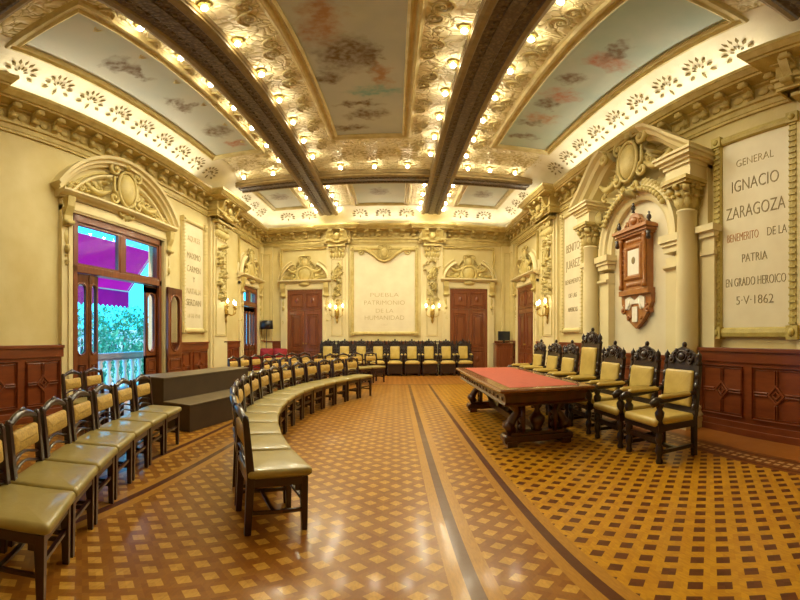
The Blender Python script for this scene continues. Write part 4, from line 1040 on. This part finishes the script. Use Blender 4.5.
# ------------------------------------------------------------------ carved armchairs
def armchair(name, W=.64, D=.54, H=1.20, apron=False, label='', cat='armchair', group=None):
    """faces +x; black carved frame, gold leather seat, back and arm pads"""
    t = thing(name, label, cat, group=group); h = W / 2; zs = .44; zb = H - (.17 if apron else .225)
    f = MB(); f.softbox(-D / 2 + .03, D / 2 + .01, -h + .03, h - .03, zs - .05, zs + .04, .035, .025); f.build('seat', 'leather', t)
    f = MB()
    for a, b, c, d_ in ((D / 2 - .05, D / 2 - .01, -h + .03, h - .03), (-D / 2, -D / 2 + .04, -h + .03, h - .03), (-D / 2, D / 2 - .02, -h + .02, -h + .06), (-D / 2, D / 2 - .02, h - .06, h - .02)): f.box(a, b, c, d_, zs - .10, zs - .03)
    if apron: f.box(D / 2 - .05, D / 2 - .02, -h + .03, h - .03, .08, zs - .08)  # dark board stands in for the shade under the seat
    f.build('seat_frame', 'dark', t, bevel=.005)
    TURN = [(0, 0), (.034, 0), (.038, .03), (.026, .06), (.03, .09), (.042, .13), (.036, .18), (.022, .21), (.04, .25), (.042, .30), (.03, .33), (.034, .36), (0, .36)]
    for sy in (-1, 1):
        f = MB(); f.lathe(TURN, D / 2 - .05, sy * (h - .05), 0, 12); f.box(D / 2 - .085, D / 2 - .015, sy * (h - .05) - .035, sy * (h - .05) + .035, .33, zs - .02); f.build('leg', 'dark', t)
        f = MB(); f.box(-D / 2 - .005, -D / 2 + .05, sy * (h - .05) - .028, sy * (h - .05) + .028, 0, zs); f.build('leg', 'dark', t, bevel=.006)
        # arm: turned post, scrolled rail, leather pad
        f = MB(); f.lathe([(0, 0), (.04, .0), (.028, .03), (.046, .08), (.05, .12), (.028, .15), (.048, .19), (.05, .215), (0, .225)], D / 2 - .05, sy * (h - .045), zs - .02, 12); f.build('arm_post', 'dark', t)
        f = MB(); ya = sy * (h - .045)
        f.tube([(-D / 2 + .0, ya, zs + .27), (-D / 4, ya, zs + .235), (D / 4, ya, zs + .215), (D / 2, ya, zs + .225), (D / 2 + .035, ya, zs + .20), (D / 2 + .02, ya, zs + .165)], [.026, .026, .028, .034, .036, .024], 8); f.blob((D / 2 + .0, ya, zs + .205), (.05, .045, .042), 10, 6)
        a = f.build('arm', 'dark', t)
        f = MB(); f.softbox(-D / 2 + .09, D / 2 - .05, ya - .036, ya + .036, zs + .235, zs + .275, .02, .01); f.build('arm_pad', 'leather', a)
        # back post and finial
        f = MB(); f.frustum((-D / 2 + .02, sy * (h - .05), zs), (.028, .03), (-D / 2 - .05, sy * (h - .05), zb + .02), (.024, .028))
        for k in range(4): z = zs + .1 + k * .11; f.blob((-D / 2 + .02 - .07 * (z - zs) / (zb - zs) + .012, sy * (h - .05), z), (.034, .038, .045), 8, 5)
        f.build('back_post', 'dark', t)
        f = MB(); f.lathe([(0, 0), (.035, 0), (.042, .025), (.022, .05), (.036, .085), (.03, .12), (.012, .14), (0, .17)], -D / 2 - .05, sy * (h - .05), zb + .01, 10); f.build('finial', 'dark', t)
    ang = math.atan2(.07, zb - zs)
    T = Matrix.Translation((-D / 2 + .02, 0, zs)) @ Matrix.Rotation(-ang, 4, 'Y') @ Matrix.Rotation(R(90), 4, 'Z')   # back plane: x across, -y to the front after turning
    f = MB(); f.T = T
    L = (zb - zs) / math.cos(ang)
    f.box(-h + .07, h - .07, -.02, .02, .02, .10); f.box(-h + .07, h - .07, -.02, .02, L - .05, L + .02); f.box(-h + .07, h - .07, .0, .018, .08, L - .03)
    if apron: f.box(-h - .012, h + .012, .005, .03, .0, L + .03)
    f.build('back_frame', 'dark', t, bevel=.004)
    f = MB(); f.T = T @ Matrix.Translation((0, -.012, 0)) @ Matrix.Rotation(R(90), 4, 'X')
    f.softbox(-h + .085 + .03 * apron, h - .085 - .03 * apron, .095, L - .05, .0, .045, .025, .012); f.build('back_panel', 'leather', t)
    f = MB(); f.T = T                                # pierced crest with a crown
    c = H - zb - .02; z0 = L + .015; hw = h - .06
    f.prism([(-hw, z0), (hw, z0), (hw * .98, z0 + c * .25), (hw * .84, z0 + c * .36), (hw * .74, z0 + c * .58), (hw * .52, z0 + c * .76), (hw * .26, z0 + c * .86), (hw * .1, z0 + c * .93), (0, z0 + c), (-hw * .1, z0 + c * .93), (-hw * .26, z0 + c * .86), (-hw * .52, z0 + c * .76), (-hw * .74, z0 + c * .58), (-hw * .84, z0 + c * .36), (-hw * .98, z0 + c * .25)], -.022, .018, 'y')
    f.blob((0, -.03, z0 + c * .42), (hw * .22, .03, c * .22), 12, 6)
    f.tube([(hw * .32 * math.cos(2 * PI * k / 14), -.03, z0 + c * .42 + c * .30 * math.sin(2 * PI * k / 14)) for k in range(14)], .012, 6, closed=True)
    for sg in (-1, 1):
        f.scroll(sg * hw * .62, z0 + c * .2, hw * .18, 1.3, R(90), sg, .018, .03); f.scroll(sg * hw * .42, z0 + c * .58, hw * .12, 1.2, R(90), sg, .014, .03)
        for k in range(3): f.leaf(sg * hw * (.3 + .18 * k), z0 + c * (.62 - .2 * k), R(90 - sg * 35), .06, .04, .03, -.02)
    f.blob((0, 0, z0 + c + .015), (.03, .03, .035), 8, 5)
    f.build('crest', 'dark', t)
    for sy in (-1, 1):
        f = MB(); f.box(-D / 2 + .02, D / 2 - .05, sy * (h - .05) - .016, sy * (h - .05) + .016, .10, .14); f.build('stretcher', 'dark', t)
    f = MB(); f.box(-.02, .02, -h + .06, h - .06, .105, .14); f.box(D / 2 - .07, D / 2 - .04, -h + .06, h - .06, .21, .27); f.build('stretcher', 'dark', t)
    return t
ys = [3.40, 4.12, 4.90, 5.62, 6.34, 7.06, 7.86]
labs = ['carved black armchair with gold leather nearest the red wooden panelling', 'carved black armchair with gold leather, second from the panelling, before the near column',
        'carved black armchair with gold leather, third from the panelling, right of the tall one', None,
        'carved black armchair just beyond the tall one, behind the red table', 'carved black armchair second beyond the tall one, behind the red table', 'carved black armchair farthest from the viewer in the row behind the table']
G = 'carved armchairs behind the red table'
arm0 = None
for y, lb in zip(ys, labs):
    if lb is None:
        p = armchair('carved_armchair', .66, .56, 1.40, label='tallest carved black armchair with gold leather, mid row behind the red table', group=None); p.location = (2.66, y, 0); p.rotation_euler.z = PI
    elif arm0 is None:
        arm0 = armchair('carved_armchair', label=lb, group=G); arm0.location = (2.64, y, 0); arm0.rotation_euler.z = PI
    else: dup(arm0, (2.64, y, 0), PI, lb, G)
st0 = None
xs = [-2.34, -1.76, -1.185, -.61, -.035, .54, 1.12, 1.71, 2.30]
for i, x in enumerate(xs):
    lb = '%s gold-backed dark carved seat from the left in the row along the back wall' % ORD[i]
    if st0 is None:
        st0 = armchair('stall_armchair', .55, .50, 1.18, True, lb, 'armchair', 'dark carved seats along the back wall'); st0.location = (x, 13.33, 0); st0.rotation_euler.z = R(-90)
    else: dup(st0, (x, 13.33, 0), R(-90), lb)

# ------------------------------------------------------------------ the council table
t = thing('council_table', 'long carved mahogany table with a red felt top in front of the armchairs', 'table', (1.645, 5.62, 0))
hx, hy, zt = .535, 1.53, .735
f = MB(); f.box(-hx, hx, -hy, hy, zt - .035, zt - .006); f.sweep([(-hx, -hy), (hx, -hy), (hx, hy), (-hx, hy)], [(.0, zt - .05), (-.02, zt - .04), (-.03, zt - .02), (-.02, zt - .004), (.0, zt), (.13, zt), (.13, zt - .02)], True, lambda x, y, b: (x, y, b)); f.build('top', 'tabletop', t)
f = MB(); f.box(-hx + .12, hx - .12, -hy + .12, hy - .12, zt - .01, zt + .002); f.build('felt', 'felt', t)
f = MB(); f.sweep([(-hx, -hy), (hx, -hy), (hx, hy), (-hx, hy)], [(.05, zt - .04), (.03, zt - .06), (.05, zt - .10), (.055, zt - .16), (.035, zt - .18), (.05, zt - .2), (.10, zt - .2), (.10, zt - .04)], True, lambda x, y, b: (x, y, b))
for sx in (-1, 1):
    for k in range(15): f.blob((sx * (hx - .05), -hy + .2 + k * .194, zt - .13), (.012, .05, .025), 8, 5)
f.build('frieze', 'tablewood', t)
for sy in (-1, 1):                                   # trestles: plinth foot, paired scroll legs, urn between
    yy = sy * 1.15
    NX = Matrix.Diagonal((.84, 1, 1, 1))
    f = MB(); f.T = NX; f.box(-.44, .44, yy - .10, yy + .10, .05, .13); f.box(-.40, .40, yy - .075, yy + .075, .13, .17)
    for sx in (-1, 1):
        f.box(sx * .40 - .07, sx * .40 + .07, yy - .12, yy + .12, 0, .07); f.tube([(sx * .46, yy - .1, .09), (sx * .46, yy + .1, .09)], .055, 10)
    f.build('foot', 'tablewood', t, bevel=.006)
    for sx in (-1, 1):
        f = MB(); f.T = NX
        f.tube([(sx * .36, yy, .16), (sx * .42, yy, .24), (sx * .36, yy, .33), (sx * .29, yy, .40), (sx * .33, yy, .48), (sx * .38, yy, .55)], [.07, .085, .06, .055, .075, .085], 10)
        f.tube([(sx * .24, yy - .08, .16), (sx * .24, yy - .08, .54)], .035, 8); f.tube([(sx * .24, yy + .08, .16), (sx * .24, yy + .08, .54)], .035, 8)
        f.tube([(sx * .43, yy - .085, .24), (sx * .43, yy + .085, .24)], .06, 10); f.tube([(sx * .40, yy - .09, .53), (sx * .40, yy + .09, .53)], .05, 10)
        for k in range(4): f.blob((sx * .24, yy, .22 + .085 * k), (.03, .06, .035), 8, 5)
        f.build('leg', 'tablewood', t)
    f = MB(); f.lathe([(0, .16), (.07, .16), (.05, .2), (.09, .27), (.10, .33), (.05, .38), (.03, .43), (.06, .47), (.03, .54), (0, .54)], 0, yy, 0, 14); f.build('urn', 'tablewood', t)
    f = MB(); f.box(-.46, .46, yy - .09, yy + .09, .53, .60); f.build('bearer', 'tablewood', t, bevel=.005)
f = MB(); f.box(-.06, .06, -1.1, 1.1, .10, .19)
for k in (-.55, 0, .55): f.lathe([(0, .19), (.05, .19), (.03, .24), (.06, .3), (.05, .38), (.03, .46), (.045, .54), (0, .56)], 0, k, 0, 10)
f.build('stretcher', 'tablewood', t)

# ------------------------------------------------------------------ step platform
t = thing('step_platform', 'brown two-step carpeted platform between the curved chair rows', 'platform', (-2.62, 4.62, 0), R(-9))
f = MB(); f.box(-.47, 0, 0, 2.35, 0, .365); f.build('lower_step', 'riser', t, bevel=.006)
f = MB(); f.box(-.47, .008, -.008, 2.36, .365, .382); f.build('lower_tread', 'risertop', t, bevel=.004)
f = MB(); f.box(-.98, -.47, 0, 2.35, 0, .70); f.build('upper_step', 'riser', t, bevel=.006)
f = MB(); f.box(-.98, -.462, -.008, 2.36, .70, .717); f.build('upper_tread', 'risertop', t, bevel=.004)

# ------------------------------------------------------------------ back corners
t = thing('red_sofa', 'small red velvet settee in the far left corner by the narrow balcony door', 'sofa', (-4.12, 12.7, 0), R(-4))
f = MB(); f.box(-.5, .5, -.3, .3, .18, .36); f.build('base', 'velvet', t, bevel=.02)
for sg in (-1, 1):
    f = MB(); f.softbox(sg * .245 - .24, sg * .245 + .24, -.3, .22, .36, .48, .05, .03); f.build('seat_cushion', 'velvet', t)
    f = MB(); f.T = Matrix.Translation((sg * .25, .22, .46)) @ Matrix.Rotation(R(82), 4, 'X'); f.softbox(-.24, .24, 0, .44 , -.06, .05, .05, .05); f.build('back_cushion', 'velvet', t)
    f = MB(); f.box(sg * .54 - .06, sg * .54 + .06, -.3, .3, .15, .58); f.tube([(sg * .54, -.3, .6), (sg * .54, .3, .6)], .075, 10); f.build('arm', 'velvet', t)
    for y in (-.26, .26):
        f = MB(); f.lathe([(0, 0), (.02, 0), (.035, .15), (0, .16)], sg * .46, y, 0, 8); f.build('leg', 'dark', t)
t = thing('floor_lamp', 'floor lamp with a black drum shade in the far left corner', 'lamp', (-4.46, 13.3, 0))
f = MB(); f.lathe([(0, 0), (.14, 0), (.14, .02), (.03, .04), (0, .04)], n=16); f.build('base', 'black', t)
f = MB(); f.lathe([(0, .04), (.012, .04), (.012, 1.62), (0, 1.62)], n=8); f.build('pole', 'black', t)
f = MB(); f.lathe([(.20, 1.56), (.235, 1.56), (.215, 1.86), (.20, 1.86)], n=24); f.build('shade', 'black', t)
t = thing('cabinet', 'plain mahogany cabinet under the monitor in the far right corner', 'cabinet', (3.66, 13.30, 0))
f = MB(); f.box(-.30, .30, -.2, .24, 0, 1.03); f.build('body', 'wood', t, bevel=.006)
f = MB(); f.box(-.33, .33, -.23, .25, 1.03, 1.07); f.build('top', 'wood', t, bevel=.006)
f = MB(); f.box(-.25, .25, -.215, -.198, .12, .96); fine_frame(f, -.2, .2, .18, .9, .03, .225); d_ = f.build('door', 'wood', t)
f = MB(); f.blob((.21, -.225, .6), (.014, .014, .014), 8, 5); f.build('knob', 'brass', d_)
t = thing('monitor', 'small black monitor standing on the cabinet in the far right corner', 'monitor', (3.68, 13.3, 1.07), R(12))
f = MB(); f.box(-.12, .12, -.07, .07, 0, .018); f.build('base', 'black', t)
f = MB(); f.box(-.03, .03, .0, .03, .018, .12); f.build('stand', 'black', t)
f = MB(); f.box(-.23, .23, -.025, .02, .09, .41); f.build('housing', 'black', t, bevel=.006)
f = MB(); f.box(-.21, .21, -.028, -.024, .115, .39); f.build('screen', 'screen', t)
